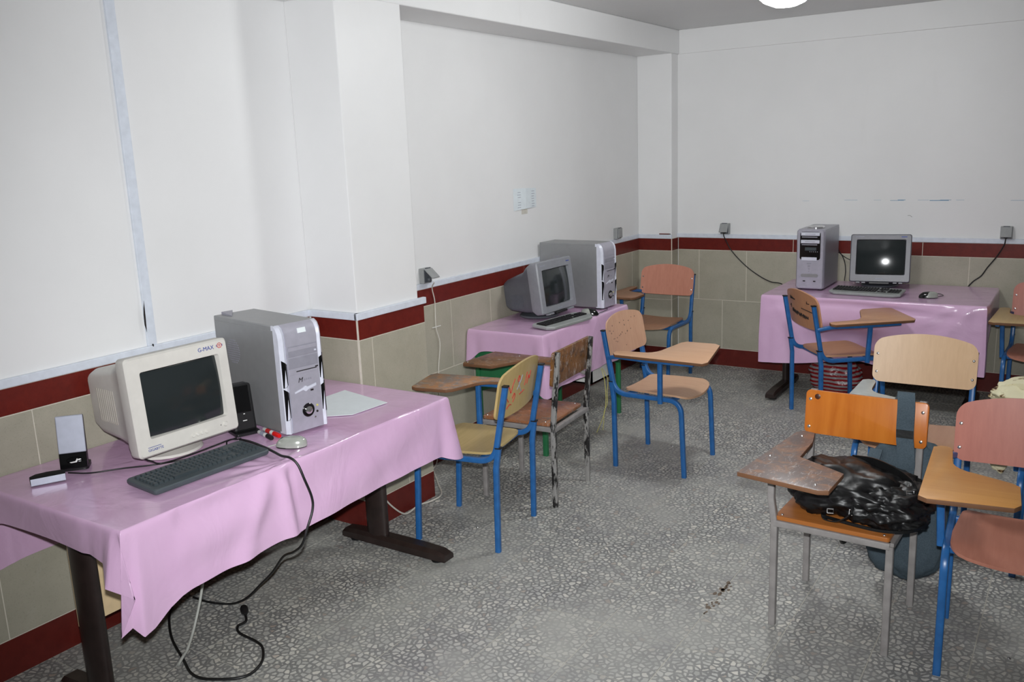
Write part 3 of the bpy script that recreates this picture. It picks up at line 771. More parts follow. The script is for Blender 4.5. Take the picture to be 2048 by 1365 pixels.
# ------------------------------------------------------------------ computer towers
def tower_a(label, x, y, deg, w_, d, h, detail):
    t = thing('computer_tower', label, 'computer', (x, y, ZS), math.radians(deg), 'computer towers')
    f = -d / 2
    for sx in (-1, 1):
        for sy in (-1, 1): MB().box((sx * (w_ / 2 - 0.025), sy * (d / 2 - 0.04), 0.005), (0.025, 0.035, 0.010)).build('foot', 'blackp', t, smooth=0)
    MB().span((-w_ / 2, f + 0.035, 0.008), (w_ / 2, d / 2, h)).build('case_body', 'case', t, smooth=0, bevel=0.004)
    for s in (-1, 1):
        MB().span((s * (w_ / 2 - 0.002), f + 0.04, 0.015), (s * (w_ / 2 + 0.0015), d / 2 - 0.006, h - 0.018)).build('side_panel', 'case', t, smooth=0, bevel=0.001)
    m = MB()
    for k in range(11):
        zz = h * 0.58 + k * 0.009; hw = 0.045 * math.sqrt(max(0.05, 1 - ((k - 5) / 5.6) ** 2))
        m.span((-w_ / 2 - 0.0022, 0.10 - hw, zz), (-w_ / 2 - 0.001, 0.10 + hw, zz + 0.004))
    m.build('vent', 'frontd', t, smooth=0)
    # moulded front, rounded over at the top
    prof = [(0.040, 0.008), (0.0, 0.008), (0.0, h - 0.055), (0.004, h - 0.030), (0.014, h - 0.011), (0.030, h - 0.001), (0.040, h)]
    hw = w_ / 2 - 0.024
    MB().loft([[(-hw, f + p, z) for p, z in prof], [(hw, f + p, z) for p, z in prof]]).build('front_panel', 'front1', t, smooth=35)
    for s in (-1, 1):
        a, b = s * hw, s * (w_ / 2 + 0.001)
        rail = MB().loft([[(a, f + p + 0.004, z) for p, z in prof], [((a + b) / 2, f + p - 0.003, z) for p, z in prof], [(b, f + p + 0.010, z) for p, z in prof]]).build('side_rail', 'frontw', t, smooth=35)
        for z0_, z1_ in ((h * 0.445, h * 0.685), (h * 0.145, h * 0.425)):
            xa, xm, xb = a + s * 0.003, (a + b) / 2, b - s * 0.003
            ya, ym, yb_ = f + 0.0006, f - 0.0050, f + 0.0032
            za = [(xa, ya, z0_ + 0.010), (xm, ym, z0_ + 0.004), (xb, yb_, z0_), (xb, yb_, z1_ + 0.004), (xm, ym, z1_ - 0.004), (xa, ya, z1_ - 0.012)]
            MB().loft([za, [(p, q + 0.004, r_) for p, q, r_ in za]]).build('vent_insert', 'blackg', rail, smooth=0)
    zt = h - 0.082
    o = MB().span((-hw + 0.004, f - 0.003, zt - 0.040), (hw - 0.004, f + 0.01, zt)).build('optical_drive', 'frontd', t, smooth=0, bevel=0.0015)
    MB().span((-hw + 0.007, f - 0.0045, zt - 0.018), (hw - 0.007, f, zt - 0.004)).build('tray_door', 'front1', o, smooth=0, bevel=0.001)
    MB().box((hw - 0.014, f - 0.004, zt - 0.029), (0.008, 0.004, 0.005)).build('eject_button', 'frontw', o, smooth=0)
    MB().span((-hw + 0.004, f - 0.002, zt - 0.085), (hw - 0.004, f + 0.01, zt - 0.045)).build('drive_cover', 'frontd', t, smooth=0, bevel=0.0015)
    fd = MB().span((-hw + 0.004, f - 0.002, zt - 0.110), (hw - 0.004, f + 0.01, zt - 0.088)).build('floppy_drive', 'front1', t, smooth=0, bevel=0.0015)
    MB().span((-hw + 0.035, f - 0.0028, zt - 0.100), (hw - 0.012, f, zt - 0.0965)).build('slot', 'inkblack', fd, smooth=0)
    MB().box((hw - 0.012, f - 0.003, zt - 0.0935), (0.012, 0.003, 0.004)).build('eject_button', 'inkblack', fd, smooth=0)
    # bow-shaped port cover
    zp = zt - 0.172
    bow = [(-0.048, zp - 0.010), (-0.012, zp - 0.002), (0, zp - 0.010), (0.012, zp - 0.004), (0.048, zp + 0.004), (0.048, zp + 0.014), (0.010, zp + 0.006), (0.0, zp + 0.012), (-0.012, zp + 0.006), (-0.048, zp - 0.004)]
    MB().loft([[(p, f - 0.003, q) for p, q in bow], [(p, f + 0.004, q) for p, q in bow]]).build('port_cover', 'frontw', t, smooth=0)
    MB().box((0.028, f - 0.001, zp - 0.010), (0.012, 0.004, 0.006)).build('port', 'inkblack', t, smooth=0)
    Rf = Matrix.Rotation(PI / 2, 4, 'X'); zk = zp - 0.085
    b = MB().lathe([(0, 0), (0.027, 0), (0.027, 0.002), (0.024, 0.0045), (0.016, 0.003), (0, 0.003)], 28).build('power_ring', 'blackg', t); b.data.transform(Matrix.Translation((0.005, f, zk)) @ Rf)
    b2 = MB().lathe([(0, 0.003), (0.0155, 0.003), (0.015, 0.007), (0.009, 0.009), (0, 0.0095)], 24).build('power_button', 'chrome', t); b2.data.transform(Matrix.Translation((0.005, f, zk)) @ Rf)
    for i_, (px, pz, mt) in enumerate(((0.046, zk + 0.010, 'yellow'), (0.044, zk - 0.014, 'inkblack'), (0.032, zk - 0.034, 'chrome'))):
        b = MB().lathe([(0, 0), (0.0045, 0), (0.004, 0.003), (0, 0.0035)], 12).build('button' if i_ else 'indicator_light', mt, t); b.data.transform(Matrix.Translation((px, f, pz)) @ Rf)
    text('logo_text', 'M', 0.026, 'inkblack', t, front(-0.020, f - 0.0005, zt - 0.135), shear=0.3)
    m = MB()
    for k in range(4): m.box((0.0 + k * 0.009, f - 0.0005, zt - 0.136), (0.0055, 0.001, 0.007))
    m.build('logo_marks', 'frontd', t, smooth=0)
    if detail:
        MB().loft([[(-0.012, f - 0.0008, h - 0.036), (0.024, f - 0.0008, h - 0.036), (0.024, f + 0.0035, h - 0.058 + 0.04), (-0.012, f + 0.0035, h - 0.058 + 0.04)], [(-0.012, f + 0.002, h - 0.036), (0.024, f + 0.002, h - 0.036), (0.024, f + 0.006, h - 0.018), (-0.012, f + 0.006, h - 0.018)]]).build('sticker', 'paper', t, smooth=0)
        MB().loft([[(-w_ / 2 + 0.03, d / 2 - 0.09, h), (-w_ / 2 + 0.08, d / 2 - 0.012, h), (-w_ / 2 + 0.03, d / 2 - 0.012, h)], [(-w_ / 2 + 0.03, d / 2 - 0.09, h + 0.003), (-w_ / 2 + 0.08, d / 2 - 0.012, h + 0.011), (-w_ / 2 + 0.03, d / 2 - 0.012, h + 0.011)]]).build('loose_cover', 'frontd', t, smooth=0)
    return t

tower_a('grey computer tower with round power button beside the cream monitor', 0.407, -0.621, 80.7, 0.186, 0.462, 0.423, True)
tower_a('grey computer tower behind the dark grey monitor on the green desk', 0.258, 2.177, 88.6, 0.193, 0.472, 0.423, False)

t = thing('computer_tower', 'silver computer tower with glossy black drive panel by the end wall', 'computer', (1.480, 3.476, ZS), math.radians(0.3), 'computer towers')
w_, d, h = 0.186, 0.43, 0.418; f = -d / 2
for sx in (-1, 1):
    for sy in (-1, 1): MB().box((sx * (w_ / 2 - 0.025), sy * (d / 2 - 0.04), 0.005), (0.03, 0.03, 0.010)).build('foot', 'blackp', t, smooth=0)
MB().span((-w_ / 2 + 0.002, f + 0.04, 0.008), (w_ / 2 - 0.002, d / 2, h)).build('case_body', 'case2', t, smooth=0, bevel=0.003)
for s in (-1, 1): MB().span((s * (w_ / 2 - 0.003), f + 0.045, 0.014), (s * w_ / 2, d / 2 - 0.005, h - 0.016)).build('side_panel', 'case2', t, smooth=0, bevel=0.001)
MB().loft([[(p, f + yy, h / 2 + 0.004 + q) for p, q in rrect(w_ - e, h - 0.006 - e, 0.018, 5)] for yy, e in ((0.045, 0.0), (0.010, 0.0), (0.0, 0.014))]).build('front_panel', 'front1', t, smooth=35)
MB().loft([[(p, f + yy, h * 0.735 + q) for p, q in rrect(w_ * 0.74, h * 0.46, 0.016, 5)] for yy in (0.004, -0.002)]).build('drive_panel', 'blackg', t, smooth=35)
hw = w_ * 0.34
for zz in (0.925, 0.80):
    b = MB().span((-hw, f - 0.006, h * zz - 0.010), (hw, f, h * zz + 0.014)).build('drive_door', 'frontw', t, smooth=0, bevel=0.003)
    MB().box((0, f - 0.0065, h * zz + 0.002), (hw * 1.1, 0.002, 0.003)).build('grip', 'frontd', b, smooth=0)
    MB().span((-hw * 0.9, f - 0.004, h * zz - 0.022), (hw * 0.75, f, h * zz - 0.016)).build('drive_slot', 'frontd', t, smooth=0)
MB().box((0.004, f - 0.003, h * 0.685), (hw * 1.2, 0.003, 0.022)).build('display', 'key', t, smooth=0)
for k in range(5): MB().box((0.0 + k * 0.0125, f - 0.003, h * 0.64), (0.0035, 0.003, 0.0035)).build('button', 'frontw', t, smooth=0)
MB().span((-hw * 0.9, f - 0.006, h * 0.525 - 0.014), (hw * 0.75, f, h * 0.525 + 0.010)).build('drive_door', 'frontw', t, smooth=0, bevel=0.003)
for q, (zz, ww, hh) in enumerate(((0.445, 0.030, 0.009), (0.40, 0.016, 0.014), (0.355, 0.010, 0.010), (0.315, 0.008, 0.006))):
    MB().box((-0.004, f - 0.0008, h * zz), (ww, 0.002, hh)).build('button', 'frontd', t, smooth=0)
MB().loft([[(p, f + yy, h * 0.245 + q) for p, q in rrect(w_ * 0.62, 0.022, 0.010, 4)] for yy in (0.002, -0.003)]).build('power_button', 'case', t)
for px in (-0.035, 0.035): MB().box((px, f - 0.0006, h * 0.15), (0.016, 0.002, 0.008)).build('port', 'inkblack', t, smooth=0)
MB().lathe([(0.048, 0), (0.060, 0), (0.060, 0.010), (0.054, 0.014), (0.048, 0.010)], 28, (0, f + 0.14, h)).build('handle_ring', 'chrome', t)

# ------------------------------------------------------------------ keyboards
def keyboard(label, x, y, deg, w_, d, base, key, curved=False, tiltx=0.06):
    lift = d / 2 * math.sin(tiltx) + 0.0005
    t = thing('keyboard', label, 'keyboard', (x, y, ZS + lift), math.radians(deg), 'computer keyboards')
    R_ = Matrix.Rotation(tiltx, 4, 'X')
    if curved:
        out = [(-w_ / 2, -d / 2 + 0.035)] + [(-w_ / 2 + w_ * k / 12, -d / 2 - 0.004 * math.sin(PI * k / 12)) for k in range(1, 12)] + [(w_ / 2, -d / 2 + 0.030), (w_ / 2 - 0.006, d / 2 - 0.01), (w_ / 2 - 0.03, d / 2), (-w_ / 2 + 0.03, d / 2), (-w_ / 2 + 0.01, d / 2 - 0.01)]
    else: out = rrect(w_, d, 0.012, 4)
    m = MB(); m.loft([[(p * 0.985, q * 0.97, 0.0) for p, q in out], [(p, q, 0.006) for p, q in out], [(p, q, 0.014) for p, q in out], [(p * 0.985, q * 0.965, 0.018) for p, q in out]])
    o = m.build('keyboard_body', base, t, smooth=35); o.data.transform(R_)
    m = MB(); pitch = w_ * 0.0405; k0 = -w_ / 2 + 0.018; y0 = -d / 2 + (0.052 if curved else 0.030)
    ry = (d - (0.085 if curved else 0.05)) / 6.3
    for r_ in range(6):
        yy = y0 + r_ * ry + (0.35 * ry if r_ == 5 else 0)
        cols_ = [(k0 + c * pitch, 0.86) for c in range(15)] + [(k0 + (15.4 + c) * pitch, 0.86) for c in range(3)] + [(k0 + (18.8 + c) * pitch, 0.86) for c in range(4)]
        for c, (xx, s) in enumerate(cols_):
            if r_ in (2, 1) and 15 <= c <= 17 and not (r_ == 1 and c == 16): continue
            if r_ == 5 and c >= 18: continue
            if r_ == 0 and 4 <= c <= 8:
                if c == 4: m.box((xx + 2 * pitch + 0.5 * pitch, yy + ry * .5, 0.022), (pitch * 4.85, ry * 0.84, 0.010))
                continue
            a = pitch * s / 2; b = ry * 0.42; cx_, cy_ = xx + pitch / 2, yy + ry / 2
            m.loft([[(cx_ - a, cy_ - b, 0.017), (cx_ + a, cy_ - b, 0.017), (cx_ + a, cy_ + b, 0.017), (cx_ - a, cy_ + b, 0.017)], [(cx_ - a * .72, cy_ - b * .7, 0.026), (cx_ + a * .72, cy_ - b * .7, 0.026), (cx_ + a * .72, cy_ + b * .72, 0.026), (cx_ - a * .72, cy_ + b * .72, 0.026)]])
    ko = m.build('keys', key, t, smooth=0); ko.data.transform(R_); ko['kind'] = 'stuff'
    for s in (-1, 1):
        MB().span((s * (w_ / 2 - 0.05) - 0.015, d / 2 - 0.026, -lift - 0.0005), (s * (w_ / 2 - 0.05) + 0.015, d / 2 - 0.014, 0.010)).build('riser_foot', base, t, smooth=0)
    return t
K1 = keyboard('dark grey keyboard in front of the cream monitor', 0.612, -1.140, 87.5, 0.455, 0.165, 'kbd', 'key', False, 0.05)
keyboard('black keyed keyboard with silver rim on the green desk', 0.478, 1.585, 84.0, 0.46, 0.155, 'kbdsil', 'blackp', True, 0.05)
keyboard('silver keyboard with black keys in front of the end wall', 1.868, 3.235, -4.0, 0.46, 0.20, 'kbdsil', 'blackp', True, 0.06)

# ------------------------------------------------------------------ mice
def mouse(label, x, y, deg, two_tone, cord, cordmat):
    t = thing('computer_mouse', label, 'mouse', (x, y, ZS), math.radians(deg), 'computer mice')
    Lh, Wh, Hh = 0.058, 0.031, 0.036; n = 18
    def section(a0, a1, rows=7):
        V = []; F = []
        for j in range(rows + 1):
            f = j / rows; rr = math.cos(f * PI / 2) ** 0.55 if f < 1 else 0.0; z = 0.003 + Hh * math.sin(f * PI / 2)
            for k in range(n + 1):
                a = a0 + (a1 - a0) * k / n; q = 1.0 - 0.12 * math.cos(a)
                V.append((Wh * rr * math.sin(a) * q, -Lh * rr * math.cos(a) + 0.010 * f, z))
        for j in range(rows):
            for k in range(n): F.append((j * (n + 1) + k, j * (n + 1) + k + 1, (j + 1) * (n + 1) + k + 1, (j + 1) * (n + 1) + k))
        return MB().add(V, F)
    section(PI * 0.42, PI * 1.58).build('palm_shell', 'mouse', t, smooth=80)
    section(-PI * 0.42, PI * 0.42).build('buttons', 'blackg' if two_tone else 'mouse', t, smooth=80)
    MB().lathe([(0, -0.004), (0.008, -0.004), (0.008, 0.004), (0, 0.004)], 14).build('wheel', 'blackp', t).matrix_local = Matrix.Translation((0, -0.030, 0.028)) @ Matrix.Rotation(PI / 2, 4, 'Y')
    MB().loft([[(Wh * 0.98 * math.sin(2 * PI * k / 20), -Lh * 0.98 * math.cos(2 * PI * k / 20), z) for k in range(20)] for z in (0.0, 0.004)]).build('sole', 'blackp', t)
    inv = Matrix.Rotation(-math.radians(deg), 4, 'Z') @ Matrix.Translation((-x, -y, -ZS))
    MB().tube([inv @ Vector(p) for p in spline(cord, 7)], 0.0021, 6).build('cord', cordmat, t, smooth=80)
    return t
zc_ = ZS + 0.003
mouse('silver grey mouse beside the two marker pens', 0.712, -0.822, -60, False, [(0.672, -0.845, zc_ + .006), (0.668, -0.875, zc_), (0.71, -0.895, zc_), (0.735, -0.89, zc_), (0.725, -0.93, zc_ + .001)] if False else [(0.665, -0.85, zc_ + .006), (0.645, -0.872, zc_), (0.672, -0.899, zc_), (0.70, -0.893, zc_)], 'cordg')
mouse('black fronted mouse by the black keyed keyboard on the green desk', 0.497, 1.885, 100, True, [(0.55, 1.895, zc_ + .006), (0.53, 2.02, zc_), (0.50, 2.11, zc_), (0.42, 2.0, zc_ + .001)], 'blackp')
mouse('black and silver mouse at the open end of the table by the end wall', 2.25, 3.20, -70, True, [(2.205, 3.222, zc_ + .006), (2.19, 3.28, zc_), (2.28, 3.36, zc_), (2.325, 3.30, zc_), (2.30, 3.24, zc_)], 'blackp')

# ------------------------------------------------------------------ speakers and small things on the long table
t = thing('desktop_speaker', 'speaker with silver grille over black foot beside the cream monitor', 'speaker', (0.219, -1.360, ZS), math.radians(49.8), 'desktop speakers')
R_ = Matrix.Rotation(-0.169, 4, 'X')
def spk(name, y0, y1, z0, z1, w0, w1, mt, par, bev=0.004):
    m = MB(); m.loft([[(-w0 / 2, y0, z0), (w0 / 2, y0, z0), (w0 / 2, y1, z0), (-w0 / 2, y1, z0)], [(-w1 / 2, y0, z1), (w1 / 2, y0, z1), (w1 / 2, y1, z1), (-w1 / 2, y1, z1)]])
    o = m.build(name, mt, par, smooth=0, bevel=bev); o.data.transform(R_); return o
spk('cabinet', 0.006, 0.040, 0.012, 0.192, 0.084, 0.080, 'blackp', t)
spk('grille', 0.0, 0.010, 0.064, 0.194, 0.087, 0.087, 'grille', t, 0.003)
spk('control_panel', -0.001, 0.012, 0.010, 0.064, 0.087, 0.087, 'blackg', t, 0.003)
o = MB().lathe([(0, 0), (0.026, 0), (0.024, 0.006), (0.012, 0.009), (0, 0.0095)], 24).build('volume_pod', 'blackg', t); o.data.transform(R_ @ Matrix.Translation((0.004, -0.001, 0.038)) @ Matrix.Rotation(PI / 2, 4, 'X') @ Matrix.Scale(0.45, 4, (0, 1, 0)))
lg = [(-0.013, 0.034), (0.006, 0.036), (0.012, 0.046), (0.014, 0.040), (0.010, 0.032), (-0.008, 0.031)]
o = MB().loft([[(p + 0.003, -0.0125, q) for p, q in lg], [(p + 0.003, -0.0118, q) for p, q in lg]]).build('logo', 'white', t, smooth=0); o.data.transform(R_)
MB().loft([[(p, q + 0.045, z) for p, q in rrect(0.088, 0.075, 0.012, 4)] for z in (0.0, 0.012)]).build('foot', 'blackp', t, smooth=40)

t = thing('desktop_speaker', 'black speaker seen from behind between cream monitor and tower', 'speaker', (0.440, -0.795, ZS), math.radians(70), 'desktop speakers')
R_ = Matrix.Rotation(-0.10, 4, 'X')
spk('cabinet', 0.0, 0.07, 0.010, 0.195, 0.09, 0.082, 'blackp', t, 0.010)
spk('grille', -0.003, 0.006, 0.085, 0.190, 0.060, 0.056, 'blackg', t, 0.003)
spk('label_mark', -0.0012, 0.002, 0.052, 0.055, 0.016, 0.016, 'white', t, 0)
spk('label_mark', -0.0012, 0.002, 0.078, 0.081, 0.006, 0.006, 'white', t, 0)
MB().loft([[(p, q + 0.03, z) for p, q in rrect(0.096, 0.10, 0.012, 4)] for z in (0.0, 0.011)]).build('foot', 'blackp', t, smooth=40)

t = thing('remote_box', 'small black topped box with silver front lying before the speaker', 'box', (0.236, -1.462, ZS), math.radians(64))
out = [(-0.052, -0.022), (0.052, -0.022), (0.054, 0.012), (0.040, 0.022), (0.0, 0.028), (-0.036, 0.022), (-0.054, 0.004)]
MB().prism(out, 0.0, 0.028).build('body', 'matte', t, smooth=30, bevel=0.003)
MB().span((-0.052, -0.0245, 0.002), (0.052, -0.020, 0.025)).build('front_plate', 'grille', t, smooth=0, bevel=0.001)

def marker(label, a, b, cap, barrel='white'):
    a, b = Vector(a), Vector(b); d = b - a; ln = d.length
    t = thing('marker_pen', label, 'pen', a, 0, 'marker pens'); t.rotation_euler = d.to_track_quat('Z', 'Y').to_euler()
    MB().lathe([(0, 0), (0.0065, 0.001), (0.0085, 0.006), (0.0085, ln * 0.66), (0, ln * 0.66)], 16).build('barrel', barrel, t)
    MB().lathe([(0, ln * 0.655), (0.0092, ln * 0.655), (0.0092, ln * 0.95), (0.007, ln), (0, ln)], 16).build('pen_cap', cap, t)
    MB().lathe([(0.0086, ln * 0.22), (0.0087, ln * 0.22), (0.0087, ln * 0.48), (0.0086, ln * 0.48)], 16).build('print_band', 'inkred' if cap == 'redcap' else 'inkgrey', t)
marker('white marker pen with red cap beside the computer tower', (0.475, -0.742, ZS + 0.0095), (0.60, -0.775, ZS + 0.0095), 'redcap')
marker('white marker pen with black cap beside the mouse', (0.485, -0.775, ZS + 0.0095), (0.595, -0.808, ZS + 0.0095), 'blackp')

pts = [(0.34, -0.152), (0.653, -0.224), (0.640, -0.424), (0.556, -0.490), (0.42, -0.40), (0.34, -0.30)]
tag(MB().prism(pts, ZS + 0.0005, ZS + 0.0022).build('paper_sheet', 'paper', smooth=0), 'blank white sheet lying behind the computer tower', 'paper')
# note pinned to the wall
pn = thing('wall_note', 'small open handwritten leaflet stuck on the white wall', 'paper', (0.0, 1.955, 1.45))
MB().loft([[(0.001, -0.137, 0.078), (0.010, -0.005, 0.075), (0.010, -0.005, -0.055), (0.001, -0.137, -0.062)], [(0.002, -0.137, 0.078), (0.012, -0.005, 0.075), (0.012, -0.005, -0.055), (0.002, -0.137, -0.062)]]).build('page', 'paperb', pn, smooth=0)
MB().loft([[(0.010, -0.005, 0.075), (0.001, 0.137, 0.070), (0.001, 0.137, -0.055), (0.010, -0.005, -0.055)], [(0.012, -0.005, 0.075), (0.002, 0.137, 0.070), (0.002, 0.137, -0.055), (0.012, -0.005, -0.055)]]).build('page', 'paperb', pn, smooth=0)
m = MB(); m.box((0.0008, -0.01, -0.075), (0.0016, 0.07, 0.03)); m.build('tape', 'cordw', pn, smooth=0)
m = MB()
for k in range(7):
    for q in range(2):
        if (k, q) == (3, 0): continue
        ly = (-0.075, 0.085)[q]; xx = 0.011 - 0.009 * abs(ly + 0.005) / 0.135
        m.box((xx + 0.0012, ly, 0.052 - 0.016 * k), (0.0006, 0.030 + 0.02 * rnd.random(), 0.003))
m.build('handwriting', 'inkgrey', pn, smooth=0)

# ------------------------------------------------------------------ wall sockets
def wsock(label, loc, rz, lid):
    t = thing('wall_socket', label, 'socket', loc, rz, 'surface wall sockets')     # local -Y looks into the room
    MB().span((-0.036, -0.034, -0.042), (0.036, 0.0, 0.042)).build('socket_box', 'socket', t, smooth=0, bevel=0.004)
    MB().span((-0.031, -0.038, -0.036), (0.031, -0.033, 0.036)).build('face_plate', 'socketd', t, smooth=0, bevel=0.002)
    c = MB().box((0, 0, -0.034), (0.066, 0.006, 0.072)).build('spring_lid', 'socket', t, smooth=0, bevel=0.002)
    c.matrix_local = Matrix.Translation((0, -0.040, 0.038)) @ Matrix.Rotation(-lid, 4, 'X')
    MB().lathe([(0, -0.02), (0.004, -0.02), (0.004, 0.02), (0, 0.02)], 10).build('hinge', 'socketd', t).matrix_local = Matrix.Translation((0, -0.038, 0.042)) @ Matrix.Rotation(PI / 2, 4, 'Y')
    if lid > 0.1:
        MB().lathe([(0, 0), (0.015, 0), (0.015, 0.012), (0.009, 0.018), (0, 0.018)], 16).build('plug', 'blackp' if rz == 0 else 'socketd', t).matrix_local = Matrix.Translation((0, -0.036, -0.022)) @ Matrix.Rotation(PI / 2, 4, 'X')
    return t
wsock('grey wall socket with raised lid beside the pilaster', (0.0, 0.868, 1.1055), PI / 2, 0.85)
wsock('grey wall socket with closed lid near the room corner', (0.0, 3.255, 1.108), PI / 2, 0.02)
wsock('grey wall socket with plugged cord and lifted lid on the end wall near the corner', (0.692, YB, 1.1055), 0, 0.50)
wsock('grey wall socket with plugged cord above the far end of the pink table', (2.622, YB, 1.1055), 0, 0.42)

def cord(name, label, pts, r, mat, cat='cord', n=7, group=None):
    o = MB().tube(spline(pts, n), r, 7).build(name, mat, smooth=80); return tag(o, label, cat, group)
cord('power_cord', 'black power cord from the corner-side socket to the tower on the end wall table', [(0.692, YB - 0.051, 1.076), (0.693, YB - 0.053, 1.056), (0.70, YB - 0.035, 1.025), (0.75, YB - 0.02, 0.93), (0.86, YB - 0.018, 0.82), (0.97, YB - 0.02, 0.745), (1.06, YB - 0.026, 0.705), (1.15, YB - 0.028, 0.69), (1.2, YB - 0.032, 0.62)], 0.004, 'blackp')
cord('power_cord', 'black power cord hanging from the far socket down behind the pink table', [(2.622, YB - 0.051, 1.076), (2.621, YB - 0.053, 1.056), (2.613, YB - 0.035, 1.02), (2.575, YB - 0.02, 0.945), (2.525, YB - 0.0175, 0.87), (2.49, YB - 0.0165, 0.81), (2.44, YB - 0.0165, 0.765), (2.40, YB - 0.0165, 0.70), (2.38, YB - 0.0165, 0.6)], 0.0042, 'blackp')
cord('monitor_cable', 'thin black cable hanging between silver tower and monitor', [(1.56, 3.71, 0.98), (1.60, 3.74, 0.90), (1.615, 3.74, 0.82), (1.612, 3.73, 0.7425)], 0.0035, 'blackp')
cord('monitor_cable', 'short black cable bridging silver tower and silver monitor', [(1.565, 3.71, 0.955), (1.62, 3.73, 0.91), (1.68, 3.72, 0.89), (1.736, 3.70, 0.886)], 0.003, 'blackp')
c1 = cord('socket_cord', 'thin white cord hanging straight down from the socket beside the pilaster', [(0.075, 0.87, 1.07), (0.03, 0.905, 1.03), (0.020, 0.935, 0.95), (0.020, 0.932, 0.85), (0.020, 0.935, 0.79), (0.022, 0.958, 0.70), (0.020, 0.935, 0.56), (0.018, 0.93, 0.40), (0.02, 0.90, 0.20), (0.03, 0.86, 0.03), (0.06, 0.78, 0.006)], 0.0032, 'cordw')
MB().box((0.020, 0.938, 0.803), (0.004, 0.075, 0.004)).build('cable_tie', 'white', c1, smooth=0)
cord('floor_cable', 'thin white cable lying along the foot of the pilaster', [(0.06, 0.78, 0.0055), (0.22, 0.62, 0.006), (0.335, 0.50, 0.0065), (0.345, 0.40, 0.0075), (0.345, 0.30, 0.022), (0.345, 0.22, 0.012), (0.345, 0.17, 0.028), (0.345, 0.10, 0.09), (0.346, 0.04, 0.16)], 0.0045, 'cordw')
zt_ = ZS + 0.0045
K = K1
cord('speaker_cable', 'thin black cable from the silver grille speaker past the cream monitor', [(0.225, -1.385, ZS + 0.004), (0.30, -1.35, zt_), (0.36, -1.27, zt_), (0.44, -1.18, zt_), (0.505, -1.05, zt_), (0.50, -0.95, zt_), (0.455, -0.90, zt_), (0.46, -0.86, zt_ + .003)], 0.0028, 'blackp')
cord('speaker_cable', 'thin looped black cable under the cream monitor', [(0.40, -1.24, 0.785), (0.46, -1.225, 0.772), (0.505, -1.215, 0.768), (0.515, -1.12, 0.766), (0.51, -1.0, 0.766), (0.485, -0.91, 0.757), (0.474, -0.872, zt_ + .002), (0.474, -0.852, zt_ - .0005)], 0.0028, 'blackp')
cord('power_cord', 'long black cord draped over the front of the long pink tablecloth to the floor', [(0.494, -0.874, ZS + 0.010), (0.56, -0.88, ZS + 0.0125), (0.66, -0.90, ZS + 0.0125), (0.72, -0.915, ZS + 0.011), (0.77, -0.925, ZS + 0.0068), (0.815, -0.925, ZS + 0.006), (0.842, -0.918, 0.722), (0.862, -0.912, 0.67), (0.872, -0.895, 0.60), (0.876, -0.90, 0.555), (0.876, -0.93, 0.50), (0.862, -0.950, 0.440), (0.80, -0.938, 0.392), (0.70, -0.90, 0.335), (0.572, -0.851, 0.22), (0.45, -0.818, 0.12), (0.372, -0.820, 0.05), (0.30, -0.832, 0.008), (0.244, -0.861, 0.0055), (0.172, -0.878, 0.0055), (0.10, -0.88, 0.0055)], 0.0046, 'blackp')
t = thing('loose_cord', 'loose black cord with plug end curled on the floor under the long table', 'cord', (0, 0, 0))
MB().tube(spline([(0.10, -0.98, 0.006), (0.161, -1.04, 0.006), (0.30, -1.13, 0.006), (0.46, -1.20, 0.006), (0.57, -1.245, 0.006), (0.65, -1.235, 0.006), (0.745, -1.165, 0.006), (0.735, -1.08, 0.006), (0.665, -1.008, 0.006), (0.60, -0.985, 0.006), (0.50, -0.976, 0.006), (0.453, -0.945, 0.006), (0.452, -0.905, 0.007), (0.415, -0.875, 0.012)], 7), 0.0052, 8).build('cable', 'blackp', t, smooth=80)
o = MB().lathe([(0, 0), (0.007, 0), (0.012, 0.012), (0.015, 0.018), (0.0165, 0.04), (0.013, 0.05), (0, 0.05)], 14).build('plug', 'blackp', t); o.matrix_local = Matrix.Translation((0.420, -0.878, 0.015)) @ Vector((-0.045, 0.028, 0.006)).to_track_quat('Z', 'Y').to_matrix().to_4x4()
cord('hanging_cable', 'pale grey cable dangling from under the long table', [(0.36, -0.95, 0.60), (0.40, -1.0, 0.40), (0.395, -1.04, 0.20), (0.41, -1.10, 0.08), (0.447, -1.165, 0.030), (0.461, -1.193, 0.0210), (0.468, -1.207, 0.0185), (0.480, -1.235, 0.0070)], 0.0055, 'cordg')
cord('yellow_string', 'pale yellow string dangling under the pink clothed green desk', [(0.50, 2.02, 0.36), (0.53, 2.0, 0.30), (0.55, 1.98, 0.22), (0.56, 1.96, 0.16), (0.57, 1.92, 0.10), (0.575, 1.86, 0.05), (0.58, 1.79, 0.004)], 0.0022, 'yellow')
cord('yellow_string', 'second pale yellow string tangled beside the first below the desk', [(0.50, 2.035, 0.36), (0.54, 2.03, 0.29), (0.545, 2.01, 0.21), (0.568, 1.965, 0.15), (0.562, 1.93, 0.10), (0.585, 1.88, 0.05), (0.592, 1.85, 0.004)], 0.0020, 'yellow')

# ------------------------------------------------------------------ chairs
def ends_cluster(a, b, n=14, r=0.03):
    xs = [a + r * (1 - math.cos(PI / 2 * k / 5)) for k in range(6)]
    xs += [a + r + (b - a - 2 * r) * k / n for k in range(1, n)]
    xs += [b - r * (1 - math.cos(PI / 2 * k / 5)) for k in range(5, -1, -1)]
    return xs

def corner_cut(x, hw, r):
    q = abs(x) - (hw - r)
    return 0.0 if q <= 0 else r * (1 - math.sqrt(max(0.0, 1 - (q / r) ** 2)))

